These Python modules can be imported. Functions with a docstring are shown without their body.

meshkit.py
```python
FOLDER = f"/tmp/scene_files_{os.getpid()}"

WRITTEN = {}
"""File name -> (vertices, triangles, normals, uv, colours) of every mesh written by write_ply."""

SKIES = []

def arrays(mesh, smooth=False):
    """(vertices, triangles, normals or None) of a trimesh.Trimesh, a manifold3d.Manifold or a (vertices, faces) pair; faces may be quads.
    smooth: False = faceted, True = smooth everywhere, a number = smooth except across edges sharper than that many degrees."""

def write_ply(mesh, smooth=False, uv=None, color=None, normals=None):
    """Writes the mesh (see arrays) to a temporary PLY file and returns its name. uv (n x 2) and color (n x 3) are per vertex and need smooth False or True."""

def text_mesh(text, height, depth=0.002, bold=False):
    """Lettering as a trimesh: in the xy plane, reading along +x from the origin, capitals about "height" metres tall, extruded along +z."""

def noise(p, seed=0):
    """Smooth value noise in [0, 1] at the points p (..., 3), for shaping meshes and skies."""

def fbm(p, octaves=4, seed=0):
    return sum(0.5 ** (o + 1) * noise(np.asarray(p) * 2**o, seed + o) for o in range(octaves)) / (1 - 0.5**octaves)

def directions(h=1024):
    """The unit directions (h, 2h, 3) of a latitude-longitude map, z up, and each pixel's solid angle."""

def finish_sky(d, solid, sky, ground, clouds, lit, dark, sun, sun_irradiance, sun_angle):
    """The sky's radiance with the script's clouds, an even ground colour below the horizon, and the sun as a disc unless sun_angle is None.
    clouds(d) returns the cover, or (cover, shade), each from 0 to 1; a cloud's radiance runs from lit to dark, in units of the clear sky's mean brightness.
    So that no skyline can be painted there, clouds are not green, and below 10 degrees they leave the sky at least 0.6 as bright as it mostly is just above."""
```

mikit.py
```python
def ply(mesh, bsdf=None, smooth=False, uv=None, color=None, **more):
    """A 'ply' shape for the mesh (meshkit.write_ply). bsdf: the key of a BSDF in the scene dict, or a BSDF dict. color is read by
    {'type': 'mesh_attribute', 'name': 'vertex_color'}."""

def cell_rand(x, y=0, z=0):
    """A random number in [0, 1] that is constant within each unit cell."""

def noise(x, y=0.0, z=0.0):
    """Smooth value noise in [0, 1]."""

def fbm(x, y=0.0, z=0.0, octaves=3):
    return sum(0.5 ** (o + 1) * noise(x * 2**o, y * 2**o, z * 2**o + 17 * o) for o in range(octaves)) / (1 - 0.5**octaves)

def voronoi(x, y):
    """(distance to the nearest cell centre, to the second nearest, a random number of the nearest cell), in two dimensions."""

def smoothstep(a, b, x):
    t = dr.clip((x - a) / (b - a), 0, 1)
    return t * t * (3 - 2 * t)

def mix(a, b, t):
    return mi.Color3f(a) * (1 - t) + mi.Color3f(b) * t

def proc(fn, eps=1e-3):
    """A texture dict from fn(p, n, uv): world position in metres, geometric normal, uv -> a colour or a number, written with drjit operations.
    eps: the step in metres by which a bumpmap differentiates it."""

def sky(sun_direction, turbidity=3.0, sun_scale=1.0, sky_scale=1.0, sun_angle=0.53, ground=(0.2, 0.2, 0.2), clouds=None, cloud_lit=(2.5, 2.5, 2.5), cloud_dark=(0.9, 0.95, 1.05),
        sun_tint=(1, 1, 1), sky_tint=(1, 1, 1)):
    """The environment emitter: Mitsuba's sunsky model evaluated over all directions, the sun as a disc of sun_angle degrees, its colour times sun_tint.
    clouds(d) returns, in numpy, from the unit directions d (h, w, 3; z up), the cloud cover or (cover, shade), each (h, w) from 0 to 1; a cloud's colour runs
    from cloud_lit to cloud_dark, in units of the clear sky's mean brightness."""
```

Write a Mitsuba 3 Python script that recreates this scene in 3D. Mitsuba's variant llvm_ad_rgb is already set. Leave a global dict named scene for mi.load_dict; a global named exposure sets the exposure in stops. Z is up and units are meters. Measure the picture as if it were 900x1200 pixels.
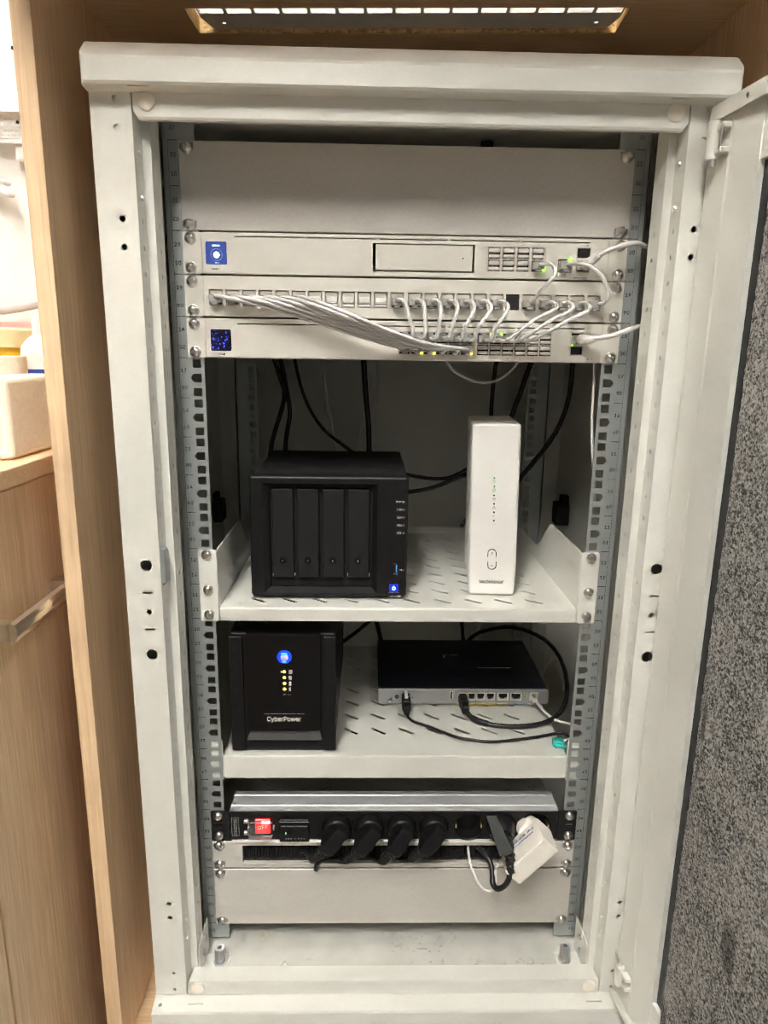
import math, random
import numpy as np
import trimesh
import manifold3d as m3
import drjit as dr
import mitsuba as mi
import mikit
from mikit import fbm, noise, voronoi, smoothstep, mix, cell_rand
from meshkit import text_mesh
from shapely import affinity
from shapely.geometry import Polygon, box as sbox, Point
from shapely.ops import unary_union
from scipy.interpolate import CubicSpline

T = mi.ScalarTransform4f
random.seed(7)
scene, labels = {'type': 'scene'}, {}

# ------------------------------------------------------------------ camera, light, exposure
# x to the right, y into the rack (its mounting rails stand at y = 0), z up from the lower end of the rails
CAM = np.array([-0.03840777, -0.789547, 0.76447476])
FWD = np.array([0.02252045, 0.97361199, -0.22709583])
UPV = np.array([-0.00935036, 0.22734862, 0.97376854])
scene['camera'] = {'type': 'perspective', 'fov': 2 * math.degrees(math.atan(450 / 801.773)), 'fov_axis': 'x', 'near_clip': 0.01, 'far_clip': 50.0,
                   'to_world': T().look_at(origin=CAM.tolist(), target=(CAM + FWD).tolist(), up=UPV.tolist())}
exposure = 1.17
LAMP_MAIN = dict(center=(-0.36, -1.50), size=(0.36, 1.30), z=2.28, power=(37.0, 36.2, 33.6))
LAMP_SIDE = dict(center=(-1.05, 0.00), size=(0.9, 0.30), z=2.28, power=(8.5, 8.3, 7.7))
LAMP_RIGHT = dict(center=(1.00, -1.70), size=(0.36, 1.30), z=2.28, power=(7.0, 6.8, 6.3))
ROOM = dict(x0=-2.4, x1=1.9, y0=-3.2, y1=0.62, z0=-0.25, z1=2.36)


# ------------------------------------------------------------------ helpers
def rgb(r, g=None, b=None):
    return {'type': 'rgb', 'value': [r, r, r] if g is None else [r, g, b]}


def mat(name, d, two=True):
    scene[name] = {'type': 'twosided', 'bsdf': d} if two else d
    return name


def plastic(name, c, rough=0.4, spec=0.5):
    return mat(name, {'type': 'principled', 'base_color': c if isinstance(c, dict) else rgb(*c), 'roughness': rough, 'specular': spec})


def metal(name, c, rough=0.35, m=0.9):
    return mat(name, {'type': 'principled', 'base_color': c if isinstance(c, dict) else rgb(*c), 'roughness': rough, 'metallic': m, 'specular': 0.5})


def glow(r, g, b):
    return {'type': 'area', 'radiance': rgb(r, g, b)}


def numbered(key):
    if key not in scene and key not in labels and not any(k.startswith(key + '__') for k in scene):
        return key
    n = 1
    while True:
        k = f'{key}_{n:03d}'
        if k not in scene and k not in labels and not any(q.startswith(k + '__') for q in scene):
            return k
        n += 1


def thing(name, label, cat, group=None):
    key = numbered(name)
    labels[key] = {'label': label, 'category': cat}
    if group:
        labels[key]['group'] = group
    return key


def put(name, mesh, bsdf, parent=None, smooth=30, label=None, cat=None, group=None, kind=None, emit=None, to_world=None):
    key = numbered(parent + '__' + name if parent else name)
    d = dict(mesh) if isinstance(mesh, dict) else mikit.ply(mesh, bsdf, smooth=smooth)
    if to_world is not None:
        d['to_world'] = to_world
    if emit:
        d['emitter'] = emit
    scene[key] = d
    lab = {}
    if label: lab['label'] = label
    if cat: lab['category'] = cat
    if group: lab['group'] = group
    if kind: lab['kind'] = kind
    if lab: labels[key] = {**labels.get(key, {}), **lab}
    return key


def cat(*ms):
    out = []
    for m in ms:
        out += list(m) if isinstance(m, (list, tuple)) else [m]
    return trimesh.util.concatenate(out)


def bx(x0, x1, y0, y1, z0, z1):
    m = trimesh.creation.box((abs(x1 - x0), abs(y1 - y0), abs(z1 - z0)))
    m.apply_translation(((x0 + x1) / 2, (y0 + y1) / 2, (z0 + z1) / 2))
    return m


def rbx(x0, x1, y0, y1, z0, z1, r=0.001):
    """Box with chamfered edges."""
    pts = []
    for sx, x in ((1, x0), (-1, x1)):
        for sy, y in ((1, y0), (-1, y1)):
            for sz, z in ((1, z0), (-1, z1)):
                pts += [(x, y + sy * r, z + sz * r), (x + sx * r, y, z + sz * r), (x + sx * r, y + sy * r, z)]
    return hull(pts)


def rbx2(x0, x1, y0, y1, z0, z1, r=0.004, n=3):
    """Box with round edges (hull of spheres)."""
    s = trimesh.creation.icosphere(subdivisions=n - 1, radius=r).vertices
    pts = [s + np.array((x, y, z)) for x in (x0 + r, x1 - r) for y in (y0 + r, y1 - r) for z in (z0 + r, z1 - r)]
    return hull(np.vstack(pts))


def hull(pts):
    return man2tri(m3.Manifold.hull_points(np.asarray(pts, float)))


def tri2man(m):
    m = m.copy(); m.merge_vertices()
    return m3.Manifold(m3.Mesh(np.asarray(m.vertices, np.float32), np.asarray(m.faces, np.uint32)))


def man2tri(m):
    q = m.to_mesh()
    return trimesh.Trimesh(np.array(q.vert_properties[:, :3], float), np.array(q.tri_verts), process=False)


def cut(base, *holes):
    a = tri2man(base)
    for h in holes:
        a = a - tri2man(h)
    return man2tri(a)


def polys(g):
    return list(getattr(g, 'geoms', [g]))


def ext(g, d):
    return cat([trimesh.creation.extrude_polygon(p, d, engine='earcut') for p in polys(g)])


M_XZ = np.array([[1, 0, 0, 0], [0, 0, -1, 0], [0, 1, 0, 0], [0, 0, 0, 1.0]])      # (x, y, depth) -> x, z, towards the viewer
def front(g, y0, y1):
    """Outline in x-z, solid from y0 (nearer the viewer) to y1."""
    m = ext(g, abs(y1 - y0)); m.apply_transform(M_XZ); m.apply_translation((0, max(y0, y1), 0))
    return m


def flat(g, z0, z1):
    m = ext(g, abs(z1 - z0)); m.apply_translation((0, 0, min(z0, z1)))
    return m


M_YZ = np.array([[0, 0, 1, 0], [1, 0, 0, 0], [0, 1, 0, 0], [0, 0, 0, 1.0]])       # (y, z, depth) -> along x
def side(g, x0, x1):
    m = ext(g, abs(x1 - x0)); m.apply_transform(M_YZ); m.apply_translation((min(x0, x1), 0, 0))
    return m


def rrect(x0, x1, z0, z1, r, q=4):
    r = min(r, abs(x1 - x0) / 2 - 1e-6, abs(z1 - z0) / 2 - 1e-6)
    return sbox(x0 + r, z0 + r, x1 - r, z1 - r).buffer(r, quad_segs=q)


def disc(x, z, r, n=5):
    return Point(x, z).buffer(r, quad_segs=n)


def text(s, h, x, z, y, align='c', rot=0, depth=0.00025, bold=False, sx=1.0):
    m = text_mesh(s, h, depth, bold)
    b = m.bounds
    ox = {'c': (b[0][0] + b[1][0]) / 2, 'l': b[0][0], 'r': b[1][0]}[align]
    m.apply_translation((-ox, -h / 2, 0))
    if sx != 1.0: m.apply_scale((sx, 1, 1))
    if rot: m.apply_transform(trimesh.transformations.rotation_matrix(math.radians(rot), (0, 0, 1)))
    m.apply_transform(M_XZ); m.apply_translation((x, y, z))
    return m


def lathe(profile, n=20, axis='y'):
    m = trimesh.creation.revolve(np.array(profile, float), sections=n)
    if m.volume < 0: m.invert()
    if axis == 'y':
        m.apply_transform(np.array([[1, 0, 0, 0], [0, 0, -1, 0], [0, 1, 0, 0], [0, 0, 0, 1.0]]))   # profile height -> towards the viewer
    return m


def spline(pts, n=None):
    p = np.asarray(pts, float)
    t = np.r_[0, np.cumsum(np.linalg.norm(np.diff(p, axis=0), axis=1) ** 0.6)]
    n = n or max(10, 5 * len(p))
    return CubicSpline(t, p, axis=0, bc_type='natural')(np.linspace(0, t[-1], n)) if len(p) > 2 else np.linspace(p[0], p[-1], 4)


def tube(pts, r, n=None, k=8, raw=False):
    c = np.asarray(pts, float) if raw else spline(pts, n)
    r = np.broadcast_to(r, (len(c),))
    t = np.gradient(c, axis=0); t /= np.linalg.norm(t, axis=1, keepdims=True)
    u = np.cross(t[0], (0.3, 0.5, 0.81)); u /= np.linalg.norm(u)
    V = []
    for i in range(len(c)):
        u = u - t[i] * (u @ t[i]); u /= np.linalg.norm(u)
        w = np.cross(t[i], u)
        a = np.linspace(0, 2 * math.pi, k, endpoint=False)
        V.append(c[i] + r[i] * (np.cos(a)[:, None] * u + np.sin(a)[:, None] * w))
    F = []
    for i in range(len(c) - 1):
        for j in range(k):
            a, b = i * k + j, i * k + (j + 1) % k
            F += [(a, b, b + k), (a, b + k, a + k)]
    V = np.vstack(V + [c[:1], c[-1:]])
    o, e = len(V) - 2, len(V) - 1
    for j in range(k):
        F += [(o, (j + 1) % k, j), (e, (len(c) - 1) * k + j, (len(c) - 1) * k + (j + 1) % k)]
    return trimesh.Trimesh(V, F, process=False)


def moved(m, loc=(0, 0, 0), rx=0, ry=0, rz=0, about=(0, 0, 0)):
    m = m.copy()
    R = trimesh.transformations.euler_matrix(math.radians(rx), math.radians(ry), math.radians(rz), 'sxyz')
    m.apply_translation(-np.array(about)); m.apply_transform(R); m.apply_translation(np.array(about) + np.array(loc))
    return m


# ------------------------------------------------------------------ materials
def wood_fn(ax, lo=(0.55, 0.375, 0.225), hi=(0.70, 0.515, 0.335)):
    def f(p, n, uv):
        g = (p.x, p.y, p.z)
        a = g[ax]; b = g[(ax + 1) % 3]; c = g[(ax + 2) % 3]
        w = fbm(b * 9 + 3, c * 9, a * 0.9, octaves=3)
        fine = noise(b * 420 + w * 5, c * 420, a * 9)
        pore = noise(b * 900, c * 900, a * 30)
        t = 0.55 * w + 0.25 * fine + 0.2 * pore
        return mix(lo, hi, smoothstep(0.28, 0.72, t))
    return f


mat('wood_upright', {'type': 'principled', 'base_color': mikit.proc(wood_fn(2)), 'roughness': 0.42, 'specular': 0.4})
mat('wood_across', {'type': 'principled', 'base_color': mikit.proc(wood_fn(0)), 'roughness': 0.42, 'specular': 0.4})


def paint_fn(p, n, uv):
    s = noise(p.x * 900, p.y * 900, p.z * 900)
    q = fbm(p.x * 14, p.y * 14, p.z * 14, octaves=3)
    return mix((0.575, 0.568, 0.525), (0.635, 0.628, 0.585), 0.5 * s + 0.5 * q)


mat('cabinet_paint', {'type': 'principled', 'base_color': mikit.proc(paint_fn), 'roughness': 0.38, 'specular': 0.45})


def floor_paint_fn(p, n, uv):
    q = fbm(p.x * 30, p.y * 30, 3.0, octaves=4)
    spots = smoothstep(0.66, 0.72, noise(p.x * 240, p.y * 240, 1.7)) * smoothstep(0.5, 0.7, fbm(p.x * 18, p.y * 18, 9.0))
    c = mix((0.40, 0.40, 0.37), (0.54, 0.53, 0.49), q)
    rust = smoothstep(0.0, 1.0, 1 - dr.sqrt(dr.square((p.x + 0.178) * 90) + dr.square((p.y - 0.008) * 55))) * smoothstep(0.42, 0.6, fbm(p.x * 160, p.y * 160, 4.0))
    c = mix(c, (0.40, 0.29, 0.15), 0.8 * rust)
    return mix(c, (0.16, 0.15, 0.13), 0.5 * spots)


mat('cabinet_floor_paint', {'type': 'principled', 'base_color': mikit.proc(floor_paint_fn), 'roughness': 0.5, 'specular': 0.4})


def alu_fn(p, n, uv):
    s = noise(p.x * 700, p.y * 700, p.z * 700)
    q = fbm(p.x * 11, p.y * 11, p.z * 11)
    return mix((0.46, 0.435, 0.40), (0.56, 0.535, 0.50), 0.55 * s + 0.45 * q)


mat('blank_aluminium', {'type': 'principled', 'base_color': mikit.proc(alu_fn), 'roughness': 0.42, 'metallic': 0.35, 'specular': 0.5})
metal('silver_face', (0.72, 0.69, 0.63), 0.40, 0.35)
metal('galvanised', (0.33, 0.35, 0.35), 0.42, 0.7)
metal('chrome', (0.78, 0.77, 0.75), 0.16, 1.0)
metal('nickel_screw', (0.72, 0.70, 0.68), 0.14, 1.0)
metal('zinc', (0.62, 0.63, 0.64), 0.3, 0.95)
metal('anodised', (0.47, 0.475, 0.48), 0.40, 0.45)
metal('keystone_metal', (0.66, 0.62, 0.55), 0.33, 0.6)
metal('gold', (0.80, 0.58, 0.26), 0.3, 1.0)
plastic('black_plastic', (0.0055, 0.0055, 0.006), 0.42, 0.18)
plastic('black_matt', (0.007, 0.007, 0.0075), 0.6, 0.2)
plastic('black_bay', (0.0075, 0.0075, 0.008), 0.7, 0.18)
plastic('scoop_grey', (0.030, 0.029, 0.029), 0.7, 0.4)
plastic('black_gloss', (0.0035, 0.003, 0.003), 0.28, 0.16)
plastic('black_rubber', (0.006, 0.006, 0.0065), 0.36, 0.35)
plastic('navy_black', (0.0035, 0.0045, 0.008), 0.5, 0.22)
plastic('port_black', (0.006, 0.006, 0.006), 0.6, 0.3)
plastic('print_black', (0.02, 0.02, 0.02), 0.6)
plastic('print_mid', (0.11, 0.108, 0.10), 0.6)
plastic('print_grey', (0.22, 0.215, 0.20), 0.6)
plastic('print_white', (0.62, 0.60, 0.57), 0.6)
plastic('strap_grey', (0.036, 0.039, 0.037), 0.7, 0.2)
plastic('white_plastic', (0.78, 0.765, 0.735), 0.33)
plastic('adapter_white', (0.84, 0.80, 0.73), 0.35)
plastic('ivory_plastic', (0.74, 0.69, 0.60), 0.35)
plastic('cable_grey', (0.60, 0.59, 0.575), 0.38)
plastic('cable_white', (0.72, 0.70, 0.68), 0.38)
plastic('plug_clear', (0.26, 0.255, 0.245), 0.2, 0.6)
plastic('cover_grey', (0.60, 0.575, 0.54), 0.4)
plastic('teal_plastic', (0.01, 0.30, 0.26), 0.4)
plastic('screen_navy', (0.022, 0.035, 0.13), 0.12)
plastic('screen_black', (0.003, 0.003, 0.008), 0.15, 0.3)
plastic('usb_blue', (0.05, 0.20, 0.42), 0.4)
plastic('yellow_strip', (0.55, 0.42, 0.06), 0.5)
plastic('blue_strip', (0.17, 0.42, 0.50), 0.5)
plastic('pink_strip', (0.50, 0.32, 0.32), 0.5)
plastic('lamp_white', (0.8, 0.8, 0.8), 0.5)
plastic('led_lens', (0.03, 0.03, 0.03), 0.3)
metal('vent_paint', (0.84, 0.83, 0.80), 0.4, 0.15)
plastic('fan_cream', (0.82, 0.76, 0.68), 0.5, 0.3)
metal('router_grey', (0.25, 0.25, 0.25), 0.4, 0.4)
plastic('red_rocker', (0.42, 0.012, 0.012), 0.3)
plastic('yellow_tub', (0.80, 0.50, 0.03), 0.35)
plastic('tub_lid', (0.80, 0.70, 0.42), 0.4)
plastic('pink_card', (0.72, 0.36, 0.34), 0.5)
plastic('label_blue', (0.02, 0.04, 0.22), 0.4)
plastic('room_wall', (0.22, 0.215, 0.205), 0.8, 0.2)
plastic('front_wall', (0.16, 0.155, 0.15), 0.8, 0.2)
plastic('white_wall', (0.82, 0.805, 0.77), 0.8, 0.2)
plastic('room_ceiling', (0.5, 0.49, 0.47), 0.8, 0.2)
plastic('room_floor', (0.20, 0.195, 0.185), 0.5, 0.3)
plastic('dark_glass', (0.006, 0.006, 0.007), 0.03, 0.25)
scene['clear_cover'] = {'type': 'thindielectric', 'int_ior': 1.49}


def paper_fn(p, n, uv):
    w = noise(p.x * 300, p.y * 300, p.z * 700)
    v = noise(p.x * 900, p.y * 900, p.z * 200)
    return mix((0.72, 0.66, 0.54), (0.86, 0.82, 0.73), 0.5 * w + 0.5 * v)


mat('paper', {'type': 'principled', 'base_color': mikit.proc(paper_fn), 'roughness': 0.85, 'specular': 0.15})


def felt_fn(p, n, uv):
    a = noise(p.y * 780, p.z * 780, p.x * 780)
    b = noise(p.y * 400 + 40, p.z * 400, p.x * 400)
    c = fbm(p.y * 22, p.z * 22, 0.0, octaves=3)
    crease = smoothstep(0.72, 0.80, noise(p.y * 70, p.z * 5, 2.0)) * smoothstep(0.45, 0.6, c)
    t = smoothstep(0.20, 0.84, 0.58 * a + 0.42 * b + 0.25 * (c - 0.5))
    return mix((0.032, 0.032, 0.033), (0.30, 0.288, 0.268), t) * (1 - 0.6 * crease)


mat('felt', {'type': 'principled', 'base_color': mikit.proc(felt_fn), 'roughness': 0.95, 'specular': 0.1})


def chip_fn(p, n, uv):
    d, e, w = voronoi(p.x * 320, p.y * 320 + p.z * 410)
    return mix((0.24, 0.15, 0.07), (0.66, 0.46, 0.22), w)


mat('chipboard', {'type': 'principled', 'base_color': mikit.proc(chip_fn), 'roughness': 0.9, 'specular': 0.1})

# ------------------------------------------------------------------ the room
R = ROOM
def struct(name, mesh, m):
    put(name, mesh, m, kind='structure', smooth=False)


struct('floor', bx(R['x0'], R['x1'], R['y0'], R['y1'], R['z0'] - 0.05, R['z0']), 'room_floor')
struct('ceiling', bx(R['x0'], R['x1'], R['y0'], R['y1'], R['z1'], R['z1'] + 0.05), 'room_ceiling')
struct('wall_back', bx(R['x0'], R['x1'], R['y1'], R['y1'] + 0.05, R['z0'], R['z1']), 'white_wall')
struct('wall_front', bx(R['x0'], R['x1'], R['y0'] - 0.05, R['y0'], R['z0'], R['z1']), 'front_wall')
struct('wall_left', bx(R['x0'] - 0.05, R['x0'], R['y0'], R['y1'], R['z0'], R['z1']), 'room_wall')
struct('wall_right', bx(R['x1'], R['x1'] + 0.05, R['y0'], R['y1'], R['z0'], R['z1']), 'room_wall')
for L, what in ((LAMP_MAIN, 'long flat ceiling lamp over the aisle behind the viewer'), (LAMP_SIDE, 'long flat ceiling lamp above the counter on the left'), (LAMP_RIGHT, 'dimmer long flat ceiling lamp to the right of the aisle')):
    k = thing('ceiling_lamp', what, 'lamp')
    (cx, cy), (sx, sy), z = L['center'], L['size'], L['z']
    put('housing', cut(bx(cx - sx / 2 - .03, cx + sx / 2 + .03, cy - sy / 2 - .03, cy + sy / 2 + .03, z - .01, R['z1']),
                       bx(cx - sx / 2, cx + sx / 2, cy - sy / 2, cy + sy / 2, z - .02, z + .02)), 'lamp_white', k, smooth=False)
    pane = trimesh.Trimesh([(cx - sx / 2, cy - sy / 2, z), (cx + sx / 2, cy - sy / 2, z), (cx + sx / 2, cy + sy / 2, z), (cx - sx / 2, cy + sy / 2, z)], [(0, 2, 1), (0, 3, 2)], process=False)
    put('diffuser', pane, 'lamp_white', k, smooth=False, emit=glow(*L['power']))

# ------------------------------------------------------------------ the wooden cupboard round the rack
CZ, CF, CL, CR, CB, TH = 1.12, -0.086, -0.345, 0.345, 0.60, 0.0185
cup = thing('wooden_cupboard', 'beech cupboard with a vent slot in its top that encloses the grey network cabinet', 'cupboard')
for x0 in (CL - TH, CR):
    sp_ = put('side_panel', bx(x0, x0 + TH, CF + .0012, CB, -0.235, CZ), 'wood_upright', cup, smooth=False)
    put('edge_band', rbx(x0, x0 + TH, CF, CF + .0012, -0.235, CZ, .0005), 'wood_upright', sp_, smooth=False, label='pale beech edge band')
slot = affinity.rotate(sbox(-.242, .0362, .2345, .0965), -3.3, origin=(0, .06))
put('top_panel', flat(sbox(CL - TH, CF, CR + TH, CB).difference(slot), CZ, CZ + TH), 'wood_across', cup, smooth=False)
put('bottom_panel', bx(CL - .002, CR + .002, CF + .003, CB - .004, -0.135, -0.115), 'wood_across', cup, smooth=False)
put('back_panel', bx(CL - TH, CR + TH, CB, CB + .006, -0.235, CZ + TH), 'wood_upright', cup, smooth=False)
put('plinth_board', bx(CL, CR, CF + .04, CF + .058, -0.248, -0.135), 'wood_across', cup, smooth=False)
sl = np.array(slot.exterior.coords)[:4]
put('slot_edging', flat(slot.difference(slot.buffer(-.0012, join_style=2)), CZ + .0004, CZ + TH - .0006), 'chipboard', cup, smooth=False, label='raw chipboard edges of the vent slot')
fl = bx(CL - TH, CR + TH, -.182, 0, -TH, 0)
put('flap_door', moved(fl, (0, CF - .002, CZ + TH + .022), rx=-12), 'wood_across', cup, smooth=False, label='lifted flap door above the rack')
# vent grille lying over the slot
vent = affinity.rotate(Polygon([(-.2310, .0382), (.2310, .0382), (.2310, .0690), (.2235, .0945), (-.2235, .0945), (-.2310, .0690)]), -3.3, origin=(0, .06))
holes = []
for i in range(15):
    x = -.2296 + i * .0308
    holes.append(affinity.rotate(rrect(x, x + .0272, .0470, .0582, .001), -3.3, origin=(0, .06)))
for x in (-.208, .208):
    holes.append(affinity.rotate(disc(x, .0805, .0024), -3.3, origin=(0, .06)))
vg = thing('vent_grille', 'slotted aluminium vent grille in the cupboard top above the rack', 'vent')
put('slotted_plate', cat(flat(vent.difference(unary_union(holes)), CZ + .0045, CZ + .0058)), 'vent_paint', vg, smooth=False)
rim = vent.difference(vent.buffer(-.0015, join_style=2))
put('rim', flat(rim, CZ + .0058, CZ + .0090), 'silver_face', vg, smooth=False)

# ------------------------------------------------------------------ the grey cabinet
cab = thing('network_cabinet', 'light grey steel network cabinet with an open door, standing in the beech cupboard', 'cabinet')
W = 0.3005


def post_outline(sx, grow=0.0):
    """Plan of a front post, hollow profile of 1.5 mm sheet (x, y)."""
    from shapely.geometry import LineString
    ring = [(.300, -.080), (.263, -.080), (.2622, -.058), (.2535, -.058), (.2525, -.034), (.300, -.034), (.300, -.080)]
    g = unary_union([LineString([(sx * x, y) for x, y in q]).buffer(.0009, cap_style=2, join_style=1, quad_segs=3) for q in (ring, [(.300, -.035), (.300, .050)], [(.262, -.034), (.262, -.020)], [(.300, -.0805), (.300, -.0795)])])
    return g


def post_cuts(sx):
    c = []
    def cyl(x, z, r):
        m = trimesh.creation.cylinder(r, .012, sections=16); m.apply_transform(M_XZ); m.apply_translation((sx * x, -.080, z)); c.append(m)
    for z, r in ((.886, .0030), (.8604, .0030), (.5376, .0064), (.4842, .0030), (.434, .0064), (.1057, .0030), (.0857, .0030), (.991, .0026), (.966, .0026), (.0028, .0022), (-.0221, .0022)):
        cyl(.2772, z, r)
    for z in (.5065, .4640):
        c.append(bx(sx * .2775 - .0052, sx * .2775 + .0052, -.086, -.074, z - .0013, z + .0013))
    for i in range(36):          # small punched holes down the two returns
        z = .028 + i * .0245
        for x, y in ((.2626, -.069), (.253, -.046)):
            c.append(bx(sx * x - .004, sx * x + .004, y - .0017, y + .0017, z - .0022, z + .0022))
    return c


for sx in (-1, 1):
    m = flat(post_outline(sx), -.029, .9955)
    m = cut(m, *post_cuts(sx))
    pk = put('post', m, 'cabinet_paint', cab, smooth=25)
    for z in (.991, .966):
        put('blind_hole', bx(sx * .2740, sx * .2810, -.0786, -.0780, z - .0035, z + .0035), 'cabinet_paint', pk, smooth=False)
    for z in (.9465, .9065, .073, .046):
        s = lathe([(0, .002), (.0022, .0018), (.0030, .0004), (.0030, 0), (0, 0)], 10)
        s.apply_transform(trimesh.transformations.rotation_matrix(math.radians(sx * -90), (0, 0, 1))); s.apply_translation((sx * .2608, -.0705, z))
        put('screw', s, 'nickel_screw', pk)
# roof with bevelled front
def roof_poly(g):
    return g
roof_side = Polygon([(-.0805, .9955), (-.098, .9965), (-.1, .9985), (-.1, 1.0165), (-.0985, 1.0195), (-.0800, 1.0365), (-.077, 1.0375), (.54, 1.0375), (.54, .9955)])
roof = side(roof_side, -.3015, .3015)
pl = 0.018
cornr = [hull([(s * .3015 + s * .001, -.105, z) for z in (.97, 1.06)] + [(s * .2945, -.105, z) for z in (.97, 1.06)] + [(s * .3015 + s * .001, -.0925, z) for z in (.97, 1.06)]) for s in (-1, 1)]
roof = cut(roof, *cornr, *[bx(a, b, -.0945 - .0012, -.0945 + .0012, .985, 1.008) for a, b in ((-.2604, -.2409), (.2369, .2561))])
rk = put('roof', roof, 'cabinet_paint', cab, smooth=20)
# header rail and sill with round caps
def rail_outline(x, z0, z1, ch, up):
    p = [(-x, z1), (x, z1), (x, z0 + ch), (x - ch * .75, z0), (-x + ch * .75, z0), (-x, z0 + ch)]
    g = Polygon(p)
    return g
hd = hull([(s * a, y, z) for s in (-1, 1) for a, y, z in ((.2608, -.0815, .9953), (.2608, -.0815, .9800), (.2565, -.0815, .9752), (.2565, -.0800, .9732), (.2565, -.0765, .9725), (.2608, -.0750, .9953), (.2608, -.0750, .9790), (.2565, -.0750, .9732))])
put('header_rail', hd, 'cabinet_paint', cab, smooth=25)
sd = hull([(s * a, y, z) for s in (-1, 1) for a, y, z in ((.2608, -.0815, -.0297), (.2608, -.0815, -.0160), (.2600, -.0795, -.0115), (.257, -.072, -.0095), (.2608, -.060, -.0297), (.257, -.0595, -.0095))])
put('sill', sd, 'cabinet_paint', cab, smooth=25)
capm = mikit.ply(lathe([(0, .0028), (.0052, .0027), (.0078, .0016), (.0084, 0), (0, 0)], 24), 'ivory_plastic', smooth=40)
for x in (-.248, .248):
    for z in (.9880, -.0190):
        put('round_cap', capm, None, cab, to_world=T().translate([x, -.0815, z]), label='round cream plug')
plinth_side = Polygon([(-.0790, -.0297), (-.099, -.0362), (-.1005, -.0385), (-.1005, -.113), (.54, -.113), (.54, -.0297)])
pm = side(plinth_side, -.3015, .3015)
pm = cut(pm, *[bx(a, b, -.0916, -.0900, -.05, -.02) for a, b in ((-.2590, -.2394), (.2434, .2630))], hull([(-.2931 + .0028 * math.cos(t), -.0915 + .0022 * math.sin(t), z) for t in np.linspace(0, 6.28, 12) for z in (-.05, -.02)]))
put('plinth', pm, 'cabinet_paint', cab, smooth=20)
put('floor_plate', cut(bx(-.2985, .2985, -.058, .535, -.0297, -.0275), hull([(-.150, -.045, -.05), (-.150, -.045, 0), (-.137, -.045, -.05), (-.137, -.045, 0), (-.1445, -.034, -.05), (-.1445, -.034, 0)])), 'cabinet_floor_paint', cab, smooth=False)
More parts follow.
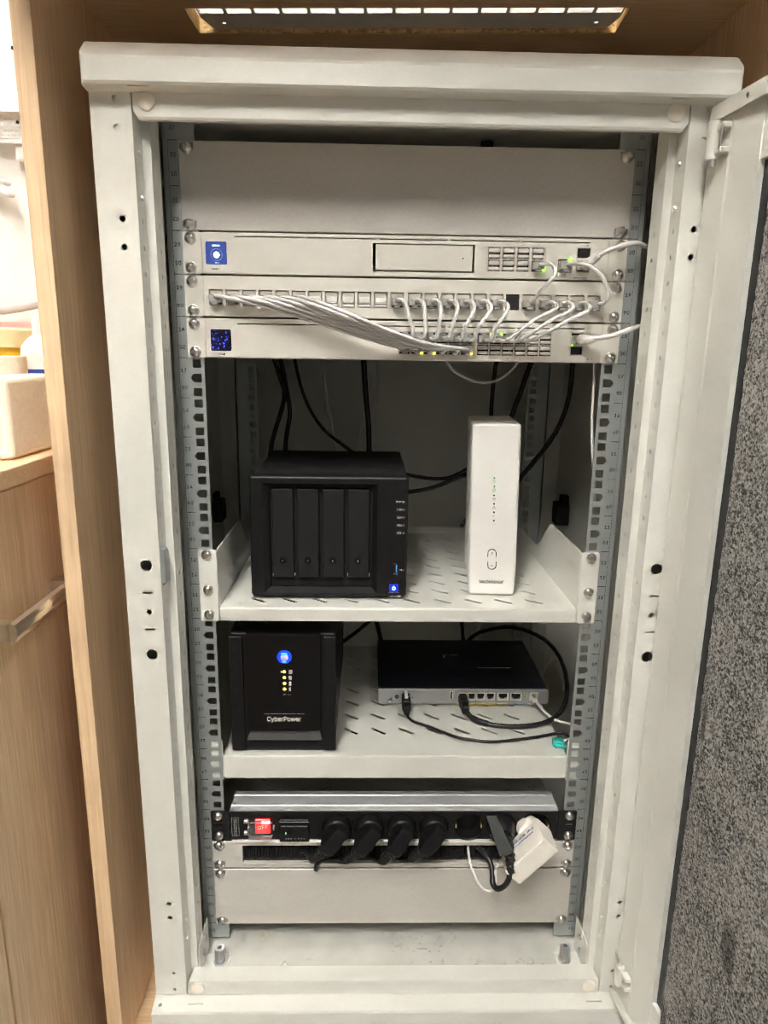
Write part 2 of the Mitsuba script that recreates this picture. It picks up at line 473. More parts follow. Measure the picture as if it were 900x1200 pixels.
for sx in (-1, 1):
    put('side_wall', bx(sx * .2975, sx * .2990, .052, .54, -.0275, .9955), 'cabinet_paint', cab, smooth=False)
    # rear posts and stiffening ribs on the side walls
    put('rear_post', cat(bx(sx * .262, sx * .297, .405, .407, -.027, .995), bx(sx * .262, sx * .264, .365, .405, -.027, .995), bx(sx * .280, sx * .2965, .075, .079, -.027, .995), bx(sx * .279, sx * .281, .053, .079, -.027, .995)), 'cabinet_paint', cab, smooth=False)
    lk = put('side_latch', cat(rbx(sx * .2970, sx * .280, .318, .350, .485, .522, .003), rbx(sx * .2970, sx * .288, .324, .345, .522, .534, .002)), 'black_matt', cab, label='black side panel latch')
put('back_wall', bx(-.2985, .2985, .541, .543, -.0275, .9955), 'cabinet_paint', cab, smooth=False)

# mounting rails
UNIT = 0.04445
def rail_mesh(sx, y, thick=.002, ztop=1.0, zbot=-.0235):
    g = sbox(.2243, zbot, .2578, ztop)
    hs = []
    for u in range(22):
        for k, dz in enumerate((.00635, .022225, .0381)):
            z = u * UNIT + dz
            h = rrect(.2327 - .00475, .2327 + .00475, z - .0046, z + .0046, .0008, 2)
            if k == 1:
                h = h.union(Polygon([(.2372, z - .0042), (.2402, z), (.2372, z + .0042)]))
            hs.append(h)
    g = g.difference(unary_union(hs))
    g = affinity.scale(g, sx, 1, origin=(0, 0)) if sx < 0 else g
    m = front(g, y, y + thick)
    ret = bx(sx * .2578, sx * .2560, y + .0005, y + .045, zbot, ztop)
    ret2 = bx(sx * .2578, sx * .2700, y + .043, y + .045, zbot, ztop)
    return cat(m, ret, ret2)


def rail_print(sx):
    ms = []
    x = sx * .2476
    for u in range(23):
        if u < 22:
            z0 = u * UNIT
            for s, dz, rot in ((f'{u + 1:02d}', .0305, 0), (f'{22 - u:02d}', .0115, 180)):
                ms.append(text(s, .0040, x, z0 + dz, -.00005, rot=rot, depth=.0001, bold=True))
        xa, xb = sorted((sx * .2526, sx * .2425))
        ms.append(bx(xa, xb, -.00012, .0002, u * UNIT - .00035, u * UNIT + .00035))
    ms.append(text('23', .0038, x, 22 * UNIT + .012, -.00005, depth=.0001))
    ms.append(text('24', .0038, x, -.012, -.00005, rot=180, depth=.0001))
    xa, xb = sorted((sx * .2524, sx * .2527))
    ms.append(bx(xa, xb, -.00008, .0002, 0, 22 * UNIT))
    return cat(ms)


for sx in (-1, 1):
    rk = put('mounting_rail', rail_mesh(sx, 0.0), 'galvanised', cab, smooth=False, label='galvanised front rail with square holes and unit numbers')
    put('unit_numbers', rail_print(sx), 'print_black', rk, smooth=False, label='printed unit numbers and tick marks')
    put('rear_rail', rail_mesh(sx, .36), 'galvanised', cab, smooth=False, label='galvanised rear rail with square holes')
    # corner bracket with levelling bolt
    bk = put('corner_bracket', cat(bx(sx * .2515, sx * .218, -.0595, -.0245, -.0275, -.0255), bx(sx * .2515, sx * .2500, -.0595, -.012, -.0275, .020)), 'cabinet_paint', cab, smooth=False)
    bolt = trimesh.creation.cylinder(.0062, .024, sections=20); bolt = cut(bolt, moved(trimesh.creation.cylinder(.0032, .02, sections=6), (0, 0, .012)))
    bolt = cat(bolt, moved(trimesh.creation.cylinder(.0090, .0050, sections=6), (0, 0, -.0095)), *[moved(trimesh.creation.torus(.0061, .0006, major_sections=20, minor_sections=6), (0, 0, z)) for z in np.linspace(-.006, .010, 7)])
    put('levelling_bolt', moved(bolt, (sx * .2290, -.0385, -.0135)), 'zinc', bk, label='zinc levelling bolt')
    for z in (-.0130, .010):
        s = lathe([(0, .003), (.003, .0026), (.0042, .0008), (.0042, 0), (0, 0)], 12)
        put('bracket_screw', moved(s, (sx * .2500, -.035, z), rz=-90 * sx), 'zinc', bk)

# the latch plate of the left post
lp = hull([(-.2624, y, z) for y, z in ((-.0795, .556), (-.062, .556), (-.0585, .552), (-.0570, .512), (-.0755, .512), (-.0795, .516))] + [(-.2585, y, z) for y, z in ((-.0775, .553), (-.064, .553), (-.061, .550), (-.0600, .515), (-.0745, .515), (-.0775, .518))])
put('strike_plate', lp, 'galvanised', cab, smooth=False, label='worn metal strike plate on the left post')

# ceiling fan unit with its thermostat
fu = put('fan_unit', cat(bx(-.187, .1895, .022, .45, 1.005, 1.030), bx(-.1795, .182, .018, .022, 1.006, 1.03)), 'fan_cream', cab, smooth=False, label='cream fan tray under the roof')
FZ = 1.005
def under(m, x, y, z=FZ):
    m = m.copy(); m.apply_transform(np.diag([1, -1, -1, 1.0])); m.apply_translation((x, y, z)); return m
dial = lathe([(0, .0100), (.0235, .0100), (.0265, .0085), (.0275, .0010), (.0290, 0), (0, 0)], 32, 'z')
put('thermostat_dial', under(dial, .0035, .0575), 'ivory_plastic', fu, label='round cream thermostat dial')
put('dial_marks', cat([bx(.0035 + .022 * math.cos(a) - .0007, .0035 + .022 * math.cos(a) + .0007, .0575 + .022 * math.sin(a) - .0012, .0575 + .022 * math.sin(a) + .0012, FZ - .0102, FZ - .0099) for a in (-.2, .1, .4, .7, 1.0)]), 'print_grey', fu, smooth=False)
put('indicator_lamp', under(lathe([(0, .002), (.0014, .0017), (.0018, 0), (0, 0)], 12, 'z'), -.0316, .0745), 'red_rocker', fu, emit=glow(3.0, .55, .15), label='small orange indicator lamp')
put('seam', cat(bx(-.0415, -.0393, .022, .098, FZ - .0015, FZ), bx(.0455, .0480, .022, .098, FZ - .0012, FZ)), 'port_black', fu, smooth=False)
put('cable_gland', under(lathe([(0, .022), (.0060, .022), (.0078, .004), (.0105, .003), (.0105, 0), (0, 0)], 18, 'z'), .0905, .048), 'black_plastic', fu, label='black cable gland')
put('socket_opening', bx(.124, .158, .030, .047, FZ - .001, FZ), 'port_black', fu, smooth=False)
for x in (-.166, -.0525, .055, .168):
    put('fan_screw', under(lathe([(0, .003), (.0022, .0028), (.0035, .001), (.006, .0004), (.006, 0), (0, 0)], 14, 'z'), x, .0935), 'zinc', fu)
put('fan_lead', tube([(.057, .094, FZ - .003), (.08, .088, FZ - .006), (.11, .087, FZ - .007), (.14, .09, FZ - .006), (.166, .095, FZ - .003)], .0014), 'black_rubber', fu)
for x in (-.11, 0.115):
    put('fan_guard', cat([moved(trimesh.creation.torus(r, .001, major_sections=32, minor_sections=5), (x, .24, FZ - .002)) for r in (.02, .032, .044, .056)], bx(x - .056, x + .056, .239, .241, FZ - .002, FZ), bx(x - .001, x + .001, .184, .296, FZ - .002, FZ)), 'chrome', fu)

# the open door
HX, HY = .2815, -.085
DD, DN = np.array([.1000, -.9950]), np.array([-.9950, -.1000])
def door_m(m):
    """s, t, z  ->  world: s along the leaf from the hinge, t inwards (towards the rack), z up."""
    M = np.eye(4); M[:2, 0] = DD; M[:2, 1] = DN; M[:2, 3] = (HX, HY)
    m = m.copy(); m.apply_transform(M)
    if np.linalg.det(M[:3, :3]) < 0: m.invert()
    return m
DL = .57
dk = numbered(cab + '__door')
def d_frame():
    prof = [(0, 0), (.032, .0), (.034, -.0010), (.0735, -.0035), (.0735, -.016), (.0, -.020)]
    def stile(flip):
        pts = [(DL - s if flip else s, t) for s, t in prof]
        return flat(Polygon(pts), -.022, .990)
    a = cat(stile(False), stile(True))
    top = bx(.0, DL, -.020, -.0045, .930, .989); bot = bx(.0, DL, -.020, -.0045, -.021, .040)
    lipt = bx(.0015, DL - .0015, .0015, .0030, .9775, .9915); roof_t = bx(.0015, DL - .0015, -.020, .0030, .9900, .9915)
    lipb = bx(.0, DL, .0060, .0076, -.0245, -.0175); roof_b = bx(.0, DL, -.020, .0076, -.0245, -.0230)
    return cat(a, top, bot, cut(cat(lipt), moved(trimesh.creation.cylinder(.0026, .02, sections=14), (.056, .002, .9845), rx=90)), roof_t, lipb, roof_b)
put('door', door_m(d_frame()), 'cabinet_paint', cab, smooth=False, label='open door leaf on the right, grey frame round dark glass')
put('glass_pane', door_m(bx(.070, DL - .070, -.0145, -.0095, .036, .934)), 'dark_glass', dk, smooth=False, label='dark glass of the door')
for z0, z1 in ((.942, .9745), (.0095, .0345)):
    hg = tube([(.0185, .008, z0), (.0185, .008, (z0 + z1) / 2), (.0185, .008, z1)], .0055, k=14)
    hb = [rbx(.022, .0345, .0005, .0085, z, z + .0055, .001) for z in (z0 + .003, z1 - .009)]
    hk = put('hinge', door_m(cat(hg, *hb)), 'cabinet_paint', dk, label='spring hinge on the door frame')
for pin in (tube([(.0185, .008, .936), (.0185, .008, .942)], .0042, k=12), tube([(.0185, .008, .032), (.0185, .008, .0405), (.014, .008, .0415), (.002, .006, .0405)], .0016), tube([(.0305, .008, .9455), (.0305, .008, .9715)], .0012)):
    put('hinge_pin', door_m(pin), 'chrome', dk, label='shiny hinge pin')
rng = np.random.default_rng(3)
zz = np.linspace(.03, .94, 260)
edge = .0945 + .0006 * rng.standard_normal(len(zz)) + .0006 * np.sin(zz * 23)
fpoly = Polygon(list(zip(edge, zz)) + [(DL - .073, .94), (DL - .073, .03)]).buffer(0)
fm = ext(fpoly, .0070); fm.apply_transform(np.array([[1, 0, 0, 0], [0, 0, 1, 0], [0, 1, 0, 0], [0, 0, 0, 1.0]])); fm.invert(); fm.apply_translation((0, -.0094, 0))
put('felt_lining', door_m(fm), 'felt', dk, smooth=False, label='speckled grey felt stuck to the door glass')

# ------------------------------------------------------------------ screws and ears shared by the rack units
def screw_mesh():
    s = lathe([(0, .0048), (.0022, .0046), (.0042, .0037), (.0056, .0022), (.0064, .0004), (.0064, 0), (0, 0)], 22)
    return cut(s, bx(-.0040, .0040, -.008, -.0022, -.0010, .0010), bx(-.0010, .0010, -.008, -.0022, -.0040, .0040))
SCREW = screw_mesh()
screw_ply = mikit.ply(SCREW, 'nickel_screw', smooth=25)
def screw(parent, x, z, y=-.003, n=[0]):
    n[0] += 1
    put('screw', screw_ply, None, parent, to_world=T().translate([x, y, z]).rotate([0, 1, 0], (n[0] * 47) % 90))


def ear(parent, sx, z0, z1, m, y0=-.003, xin=.2213, slots=(), r=.0015):
    g = rrect(xin, .2413, z0, z1, r)
    for z in slots:
        g = g.difference(rrect(.2327 - .006, .2327 + .006, z - .0034, z + .0034, .0034))
    if sx < 0: g = affinity.scale(g, -1, 1, origin=(0, 0))
    return put('ear', front(g, y0, -.0002), m, parent, smooth=False)


def blank(z0, z1, label):
    k = thing('blank_panel', label, 'blank panel')
    put('plate', cut(rbx(-.2413, .2413, -.0026, -.0002, z0 + .0004, z1 - .0008, .0006), *[bx(sx * .2327 - .0055 - .002, sx * .2327 + .0055 + .002, -.01, .01, z - .0034, z + .0034) for sx in (-1, 1) for z in (z0 + .0064, z1 - .0064)]), 'blank_aluminium', k, smooth=False)
    put('fold', cat(bx(-.2215, .2215, -.0004, .014, z1 - .0026, z1 - .0010), bx(-.2215, .2215, -.0004, .014, z0 + .0006, z0 + .0022)), 'blank_aluminium', k, smooth=False)
    for sx in (-1, 1):
        for z in (z0 + .0064, z1 - .0078):
            screw(k, sx * .2327, z, -.0026)
    return k


blank(20 * UNIT, 22 * UNIT, 'tall blank aluminium panel at the top of the rack, under the header rail')
blank(0, 2 * UNIT, 'tall blank aluminium panel at the bottom of the rack, below the slotted panel')

# ------------------------------------------------------------------ RJ45 parts
def socket_mesh(w=.0125, h=.0108):
    o = sbox(-w / 2, -h / 2, w / 2, h / 2)
    return o


def plug_mesh(flip=1):
    """Clear modular plug seen from outside; mouth at y = 0, cable towards -y."""
    b = rbx(-.0058, .0058, -.0105, .012, -.0040, .0040, .0006)
    lt = hull([(-.0030, -.0100, flip * -.0042), (.0030, -.0100, flip * -.0042), (-.0030, -.0100, flip * -.0064), (.0030, -.0100, flip * -.0064), (-.0028, .010, flip * -.0040), (.0028, .010, flip * -.0046), (.0028, .010, flip * -.0040), (-.0028, .010, flip * -.0046)])
    return cat(b, lt)


PLUG = {f: mikit.ply(plug_mesh(f), 'plug_clear', smooth=25) for f in (1, -1)}
COVER = mikit.ply(cat(rbx(-.0058, .0058, -.0010, .006, .0004, .0050, .0006), rbx(-.0058, .0058, -.0016, .006, -.0050, -.0014, .0006)), 'cover_grey', smooth=False)
PORT_RING = mikit.ply(front(sbox(-.0064, -.0058, .0064, .0058).difference(sbox(-.0056, -.0050, .0056, .0050)), -.0008, .004), 'keystone_metal', smooth=False)
PORT_HOLE = mikit.ply(cat(bx(-.0064, .0064, .0105, .0112, -.0058, .0058), front(sbox(-.0064, -.0058, .0064, .0058).difference(sbox(-.0058, -.0034, .0058, .0046)).difference(sbox(-.0022, -.0056, .0022, -.0030)), .0012, .0105)), 'port_black', smooth=False)
LED = mikit.ply(bx(-.0014, .0014, -.0004, .0006, -.0010, .0010), 'led_lens', smooth=False)


def led(parent, x, z, y, c, name='port_light', s=None):
    m = LED if s is None else bx(-s[0] / 2, s[0] / 2, -.0004, .0006, -s[1] / 2, s[1] / 2)
    put(name, m, 'led_lens', parent, to_world=T().translate([x, y, z]), emit=glow(*c))


GREEN, YELLOW = (.35, 1.5, .05), (1.6, 1.5, .12)


def face_plate(k, z0, z1, holes, m='silver_face', y0=-.0052, y1=-.0012):
    fp = rbx(-.2208, .2208, y0, y1, z0, z1, .0009)
    put('face', cut(fp, *[bx(a, b, -.02, .02, c, d) for a, b, c, d in holes]), m, k, smooth=False)
    a, b = z0 + .0006, z1 - .0006
    put('chassis', cat(bx(-.2190, -.2180, y1, .235, a, b), bx(.2180, .2190, y1, .235, a, b), bx(-.2180, .2180, y1, .235, b - .001, b), bx(-.2180, .2180, y1, .235, a, a + .001), bx(-.2180, .2180, .234, .235, a + .001, b - .001)), 'silver_face', k, smooth=False)


Y0 = -.0052
# --- network gateway in unit 20
z0, z1 = 19 * UNIT + .0004, 20 * UNIT - .0014
gw = thing('network_gateway', 'silver rack gateway with a blue screen and a drive bay, below the top blank panel', 'network gateway')
vents = [(-.1849, -.1102), (-.1072, -.0326), (-.0299, .0447), (.0477, .1223), (.1253, .1997)]
hz = [(a, b, .8829, .8840) for a, b in vents]
hz += [(.0866, .1520, .8523, .8776), (.1656, .1806, .8524, .8662), (.1848, .2012, .8524, .8786), (-.0365, .0742, .8502, .8792)]
face_plate(gw, z0, z1, hz)
for sx in (-1, 1):
    ear(gw, sx, z0, z1, 'silver_face')
    for z in (z0 + .0062, z1 - .0062): screw(gw, sx * .2327, z)
put('drive_bay_cover', rbx(-.0335, .0722, Y0 + .0008, .0005, .8520, .8785, .0006), 'silver_face', gw, smooth=False)
put('bay_pinhole', front(disc(.0616, .8652, .0007), Y0 + .0003, Y0 + .0010), 'port_black', gw, smooth=False)
sc = put('screen', front(rrect(-.2163, -.1938, .8546, .8778, .0015), Y0 - .0004, Y0 + .001), 'screen_navy', gw, smooth=False, label='small blue touch screen', emit=glow(.012, .020, .085))
put('screen_disc', front(disc(-.2048, .8643, .0034, 8), Y0 - .0006, Y0), 'led_lens', sc, smooth=False, emit=glow(1.0, 1.15, 1.25))
put('screen_ring', front(disc(-.2048, .8643, .0064, 10).difference(disc(-.2048, .8643, .0059, 10)), Y0 - .0006, Y0), 'led_lens', sc, smooth=False, emit=glow(.10, .16, .42))
put('screen_text', front(unary_union([rrect(-.2090, -.2010, .8728, .8745, .0004)] + [disc(-.2058, .8562, .0006), disc(-.2040, .8562, .0003), disc(-.2025, .8562, .0003)]), Y0 - .0006, Y0), 'led_lens', sc, smooth=False, emit=glow(.5, .95, 1.1))
put('model_name', cat(text('UDM', .0016, -.2102, .8500, Y0 - .0002, 'l', bold=True, depth=.0002), text('Pro', .0016, -.2048, .8500, Y0 - .0002, 'l', depth=.0002)), 'print_black', gw, smooth=False)
pb = put('port_block', front(sbox(.0866, .8523, .1520, .8776).difference(unary_union([sbox(x - .0064, z - .0058, x + .0064, z + .0058) for x in (.0955, .1114, .1273, .1433) for z in (.8715, .8585)])), Y0 + .0008, .006), 'keystone_metal', gw, smooth=False)
for i, x in enumerate((.0955, .1114, .1273, .1433)):
    for z in (.8715, .8585):
        pk = put('port', PORT_HOLE, None, gw, to_world=T().translate([x, Y0 + .0005, z]))
        if not (i == 3 and z < .86):
            put('dust_cover', COVER, None, pk, to_world=T().translate([x, Y0 + .0008, z]))
            put('corner_light', bx(x - .0062, x - .0046, Y0 + .0002, Y0 + .0010, z + .0046, z + .0058), 'port_black', pk, smooth=False)
    put('port_number', text(str(2 * i + 1), .0011, x - .0005, .8802, Y0 - .0002, depth=.0002), 'print_grey', gw, smooth=False)
    put('port_number', text(str(2 * i + 2), .0011, x, .8499, Y0 - .0002, depth=.0002), 'print_grey', gw, smooth=False)
led(gw, .1492, .8560, Y0 - .0012, GREEN, s=(.0040, .0058))
pk = put('port', PORT_HOLE, None, gw, to_world=T().translate([.1731, Y0 + .0005, .8590]))
put('frame', PORT_RING, None, pk, to_world=T().translate([.1731, Y0 + .0012, .8590]))
led(gw, .1785, .8652, Y0 - .0009, GREEN, s=(.0046, .0022))
led(gw, .1762, .8680, Y0 - .0002, (.12, .5, .04), s=(.0030, .0010))
def sfp(k, x0, x1, za, zm, zb):
    """Two stacked cages, the openings za..zm above and zm..zb below."""
    put('cage', front(sbox(x0, zb, x1, za).difference(sbox(x0 + .0011, zm + .0012, x1 - .0011, za - .0008)).difference(sbox(x0 + .0011, zb + .0008, x1 - .0011, zm - .0020)), Y0 - .0004, .010), 'keystone_metal', k, smooth=False)
    put('cage_back', bx(x0, x1, .0102, .0108, zb, za), 'port_black', k, smooth=False)
sfp(gw, .1848, .2012, .8784, .8666, .8526)
put('cage_plug', rbx(.1862, .1998, Y0 - .0006, .006, .8680, .8772, .0005), 'black_matt', gw, smooth=False)
put('latch_bar', bx(.202, .2135, Y0 - .0050, Y0 - .0042, .8540, .8552), 'white_plastic', gw, smooth=False)
put('port_print', cat(text('+', .0016, .1925, .8806, Y0 - .0002, depth=.0002), front(disc(.1965, .8806, .0012).difference(disc(.1965, .8806, .0007)), Y0 - .0002, Y0), front(disc(.1740, .8500, .0013).difference(disc(.1740, .8500, .0007)), Y0 - .0002, Y0), text('+', .0014, .1710, .8500, Y0 - .0002, depth=.0002), bx(.1838, .1990, Y0 - .0002, Y0, .8462, .8476), text('RESET', .0010, .2100, .8485, Y0 - .0002, depth=.0002)), 'print_grey', gw, smooth=False)

# --- patch panel in unit 19
z0, z1 = 18 * UNIT + .0004, 19 * UNIT - .0014
pp = thing('patch_bay', 'silver patch panel with twenty-four sockets in one row, between the gateway and the switch', 'patch panel')
PX = [-.2072 + .018 * i for i in range(12)] + [.0103 + .01797 * i for i in range(12)]
PZ = .8204
face_plate(pp, z0, z1, [(x - .0074, x + .0074, PZ - .0084, PZ + .0084) for x in PX])
for sx in (-1, 1):
    ear(pp, sx, z0, z1, 'silver_face')
    for z in (z0 + .0062, z1 - .0062): screw(pp, sx * .2327, z)
KEY = mikit.ply(cat(front(sbox(-.0067, -.0079, .0067, .0076).difference(sbox(-.0060, -.0070, .0060, .0028)), Y0 + .0020, .008)), 'keystone_metal', smooth=False)
KEYH = mikit.ply(cat(bx(-.0062, .0062, .0080, .0085, -.0072, .0030), bx(-.0062, -.0023, Y0 + .0025, .008, -.0072, -.0046), bx(.0023, .0062, Y0 + .0025, .008, -.0072, -.0046)), 'port_black', smooth=False)
KEYC = mikit.ply(cat(rbx(-.0061, .0061, Y0 + .0002, .003, -.0028, .0030, .0005), rbx(-.0061, .0061, Y0 - .0008, .003, -.0040, -.0030, .0003), rbx(-.0061, .0061, Y0 + .0006, .003, -.0072, -.0044, .0004)), 'white_plastic', smooth=False)
EMPTY = (6, 7, 8, 9, 10)
for i, x in enumerate(PX):
    if i == 18:
        kk = put('blank_insert', front(sbox(x - .0074, PZ - .0084, x + .0074, PZ + .0084), Y0 + .0012, .004), 'port_black', pp, smooth=False, label='black blank insert')
        put('insert_ring', front(disc(x + .001, PZ, .0034, 6).difference(disc(x + .001, PZ, .0026, 6)), Y0 + .0008, Y0 + .0014), 'black_matt', kk, smooth=False)
        continue
    kk = put('socket', KEY, None, pp, to_world=T().translate([x, 0, PZ]))
    if i in EMPTY:
        put('shutter', KEYC, None, kk, to_world=T().translate([x, 0, PZ]), label='closed white shutter')
    else:
        put('cavity', KEYH, None, kk, to_world=T().translate([x, 0, PZ]))
    if i >= 19:
        put('marking', text('CAT6A', .0014, x, PZ + .0056, Y0 + .0011, depth=.0002, sx=1.2), 'gold', kk, smooth=False)
put('number_print', cat([text(str(i + 1), .0011, x + .003, PZ - .0105, Y0 - .0002, depth=.0002) for i, x in enumerate(PX) if i in (0, 1, 2, 3, 4, 5)]), 'print_grey', pp, smooth=False)

# --- network switch in unit 18
z0, z1 = 17 * UNIT + .0004, 18 * UNIT - .0014
sw = thing('network_switch', 'silver network switch with a dark sparkling screen and two port rows, under the patch panel', 'network switch')
SX = [.0002 + .01388 * i for i in range(6)] + [.0877 + .0140 * i for i in range(6)]
SZ = (.7812, .7688)
hz = [(a, b, .7925, .7936) for a, b in vents]
hz += [(-.0083, .1652, .7616, .7880), (.1852, .2004, .7640, .7894)]
face_plate(sw, z0, z1, hz)
for sx in (-1, 1):
    ear(sw, sx, z0, z1, 'silver_face')
    for z in (z0 + .0062, z1 - .0062): screw(sw, sx * .2327, z)
sc = put('screen', front(rrect(-.2146, -.1922, .7637, .7866, .0015), Y0 - .0004, Y0 + .001), 'screen_black', sw, smooth=False, label='small dark screen with blue sparkles')
rs = np.random.default_rng(11)
stars = []
for _ in range(46):
    a, b = rs.uniform(-.2136, -.1932), rs.uniform(.7647, .7856)
    stars.append(disc(a, b, rs.uniform(.00022, .00066), 2))
put('sparkles', front(unary_union(stars), Y0 - .0006, Y0), 'led_lens', sc, smooth=False, kind='stuff', emit=glow(.10, .14, 1.5))
put('model_name', cat(text('USW', .0016, -.2072, .7600, Y0 - .0002, 'l', depth=.0002), front(disc(-.2005, .7600, .0012).difference(disc(-.2005, .7600, .0006)), Y0 - .0002, Y0)), 'print_black', sw, smooth=False)
put('port_block', front(sbox(-.0083, .7616, .1652, .7880).difference(unary_union([sbox(x - .0062, z - .0056, x + .0062, z + .0056) for x in SX for z in SZ])), Y0 + .0008, .006), 'keystone_metal', sw, smooth=False)
put('divider', bx(.0774, .0786, Y0 - .0004, Y0 + .001, .7616, .7880), 'gold', sw, smooth=False)
for i, x in enumerate(SX):
    for r, z in enumerate(SZ):
        pk = put('port', PORT_HOLE, None, sw, to_world=T().translate([x, Y0 + .0006, z]).scale([.96, 1, .96]))
        plugged = (r == 0 and i < 10) or (r == 1 and i < 6)
        if not plugged:
            put('dust_cover', COVER, None, pk, to_world=T().translate([x, Y0 + .0008, z]).scale([.95, 1, .95]))
    put('port_number', text(str(2 * i + 1), .0011, x, .7897, Y0 - .0002, depth=.0002), 'print_grey', sw, smooth=False)
    put('port_number', text(str(2 * i + 2), .0011, x, .7597, Y0 - .0002, depth=.0002), 'print_grey', sw, smooth=False)
for x in (SX[1] + .0048, SX[2] + .0048, SX[5] + .0048): led(sw, x, .7645, Y0 - .0002, YELLOW, s=(.0034, .0026))
led(sw, SX[7] - .0045, .7858, Y0 - .0002, YELLOW, s=(.0032, .0026)); led(sw, SX[7] + .0055, .7858, Y0 - .0002, GREEN, s=(.0032, .0026))
sfp(sw, .1852, .2004, .7892, .7758, .7642)
put('cage_plug', rbx(.1866, .1990, Y0 - .0006, .006, .7652, .7736, .0005), 'black_matt', sw, smooth=False)
led(sw, .1875, .7752, Y0 - .0008, GREEN, s=(.0020, .0012))
put('latch_bar', bx(.2010, .2125, Y0 - .0050, Y0 - .0042, .7905, .7915), 'white_plastic', sw, smooth=False)
put('reset_hole', front(disc(.2066, .7603, .0008), Y0 - .0002, Y0), 'port_black', sw, smooth=False)
put('reset_print', text('RESET', .0010, .2115, .7603, Y0 - .0002, depth=.0002), 'print_grey', sw, smooth=False)

# --- patch cables
rc = random.Random(5)
def patch_cable(label, group, pts, ends, r=.0021):
    """ends: (x, y, z, flip) of the two plugs (None = out of sight)."""
    k = thing('patch_cable', label, 'cable', group)
    put('cord', tube(pts, r), 'cable_grey', k, smooth=True)
    for e in ends:
        if e: put('plug', PLUG[e[3]], None, k, to_world=T().translate(list(e[:3])))
    return k


YP = Y0 + .001
down = [(11, 0), (12, 1), (13, 2), (14, 3), (15, 4), (16, 5), (17, 6)]
for i, j in down:
    x1, x2 = PX[i], SX[j]
    w = rc.uniform(-.001, .001)
    pts = [(x1, YP - .0095, PZ - .0010), (x1 + .004, YP - .019, PZ - .0008), (x1 + .0085, YP - .026 + w, PZ - .0065), (.55 * (x1 + .0085) + .45 * (x2 + .007), -.034 + w, .8015), (x2 + .0070, -.033, .7900), (x2 + .0052, -.028, .7805), (x2 + .002, -.020, .7790), (x2, YP - .0095, SZ[0] - .001)]
    nm = ['', 'sixth', 'fifth', 'fourth', 'third', 'second', 'first'][17 - i]
    patch_cable('short grey patch cable hanging from the patch panel ' + ('socket left of the black insert' if i == 17 else "at its left half's right end" if i == 11 else f"in its right half's {nm} socket"),
                'short cables from the patch panel to the switch', pts, [(x1, YP, PZ - .0016, 1), (x2, YP, SZ[0] - .0006, -1)])
for (i, j), nm in zip(((20, 7), (21, 8), (22, 9)), ('second', 'third', 'fourth')):
    x1, x2 = PX[i], SX[j]
    o = .0035 * (i - 20)
    pts = [(x1, YP - .0095, PZ - .001), (x1 + .0045, YP - .018, PZ - .001), (x1 + .0065, YP - .027, PZ - .0065), (x1 - .010, -.034 - o, .8045), (.40 * x1 + .60 * x2 + .002, -.036 - o, .7915), (x2 + .0090, -.030, .7805), (x2 + .003, -.021, .7785), (x2, YP - .0095, SZ[0] - .001)]
    patch_cable(f'grey patch cable slanting down left from the {nm} socket right of the black insert', 'slanting cables from the patch panel to the switch', pts, [(x1, YP, PZ - .0016, 1), (x2, YP, SZ[0] - .0006, -1)])
names = ('first', 'second', 'third', 'fourth', 'fifth', 'sixth')
for i in range(6):
    x1, x2 = PX[i], SX[i]
    yb = -.0205 - .0046 * i
    pts = [(x1 + .0005, YP - .0095, PZ + .0006), (x1 + .009, -.0190 - .0012 * i, PZ - .0002)]
    for xk, zk, dz in ((-.155, .8115, .0042), (-.100, .7960, .0042), (-.045, .7800, .0034)):
        if xk > x1 + .022: pts.append((xk, yb, zk + dz * i))
    if i < 3: pts.append((-.016 + .004 * i, yb + .001, .7725 + .0022 * i))
    elif i > 3: pts.append((.012 + .006 * (i - 4), yb, .7755))
    if i > 2: pts.append((x2 - .018, max(yb, -.032), .7705))
    pts += [(x2, YP - .0095, SZ[1] + .0004)]
    patch_cable(f'long grey patch cable of the slanting bundle, in the {names[i]} socket from the left', 'bundle from the left sockets of the patch panel', pts, [(x1, YP, PZ - .0016, 1), (x2, YP, SZ[1] + .0006, 1)])
patch_cable('grey patch cable curving from the lower right gateway port of eight to the patch panel', None,
            [(.1433, YP - .0095, .8590), (.1500, YP - .019, .8590), (.1545, -.029, .8560), (.1560, -.033, .8480), (.1505, -.034, .8400), (.1430, -.030, .8305), (.1385, -.022, .8230), (PX[19], YP - .0095, PZ - .001)], [(.1433, YP, .8586, 1), (PX[19], YP, PZ - .0016, 1)])
patch_cable('grey patch cable curving from the single gateway port to the last patch panel socket', None,
            [(.1731, YP - .0095, .8592), (.183, YP - .020, .8595), (.195, -.028, .8560), (.2045, -.032, .8480), (.2110, -.033, .8375), (.2150, -.031, .8270), (.2140, -.025, .8205), (PX[23] + .003, YP - .0095, PZ - .001)], [(.1731, YP, .8590, 1), (PX[23], YP, PZ - .0016, 1)])


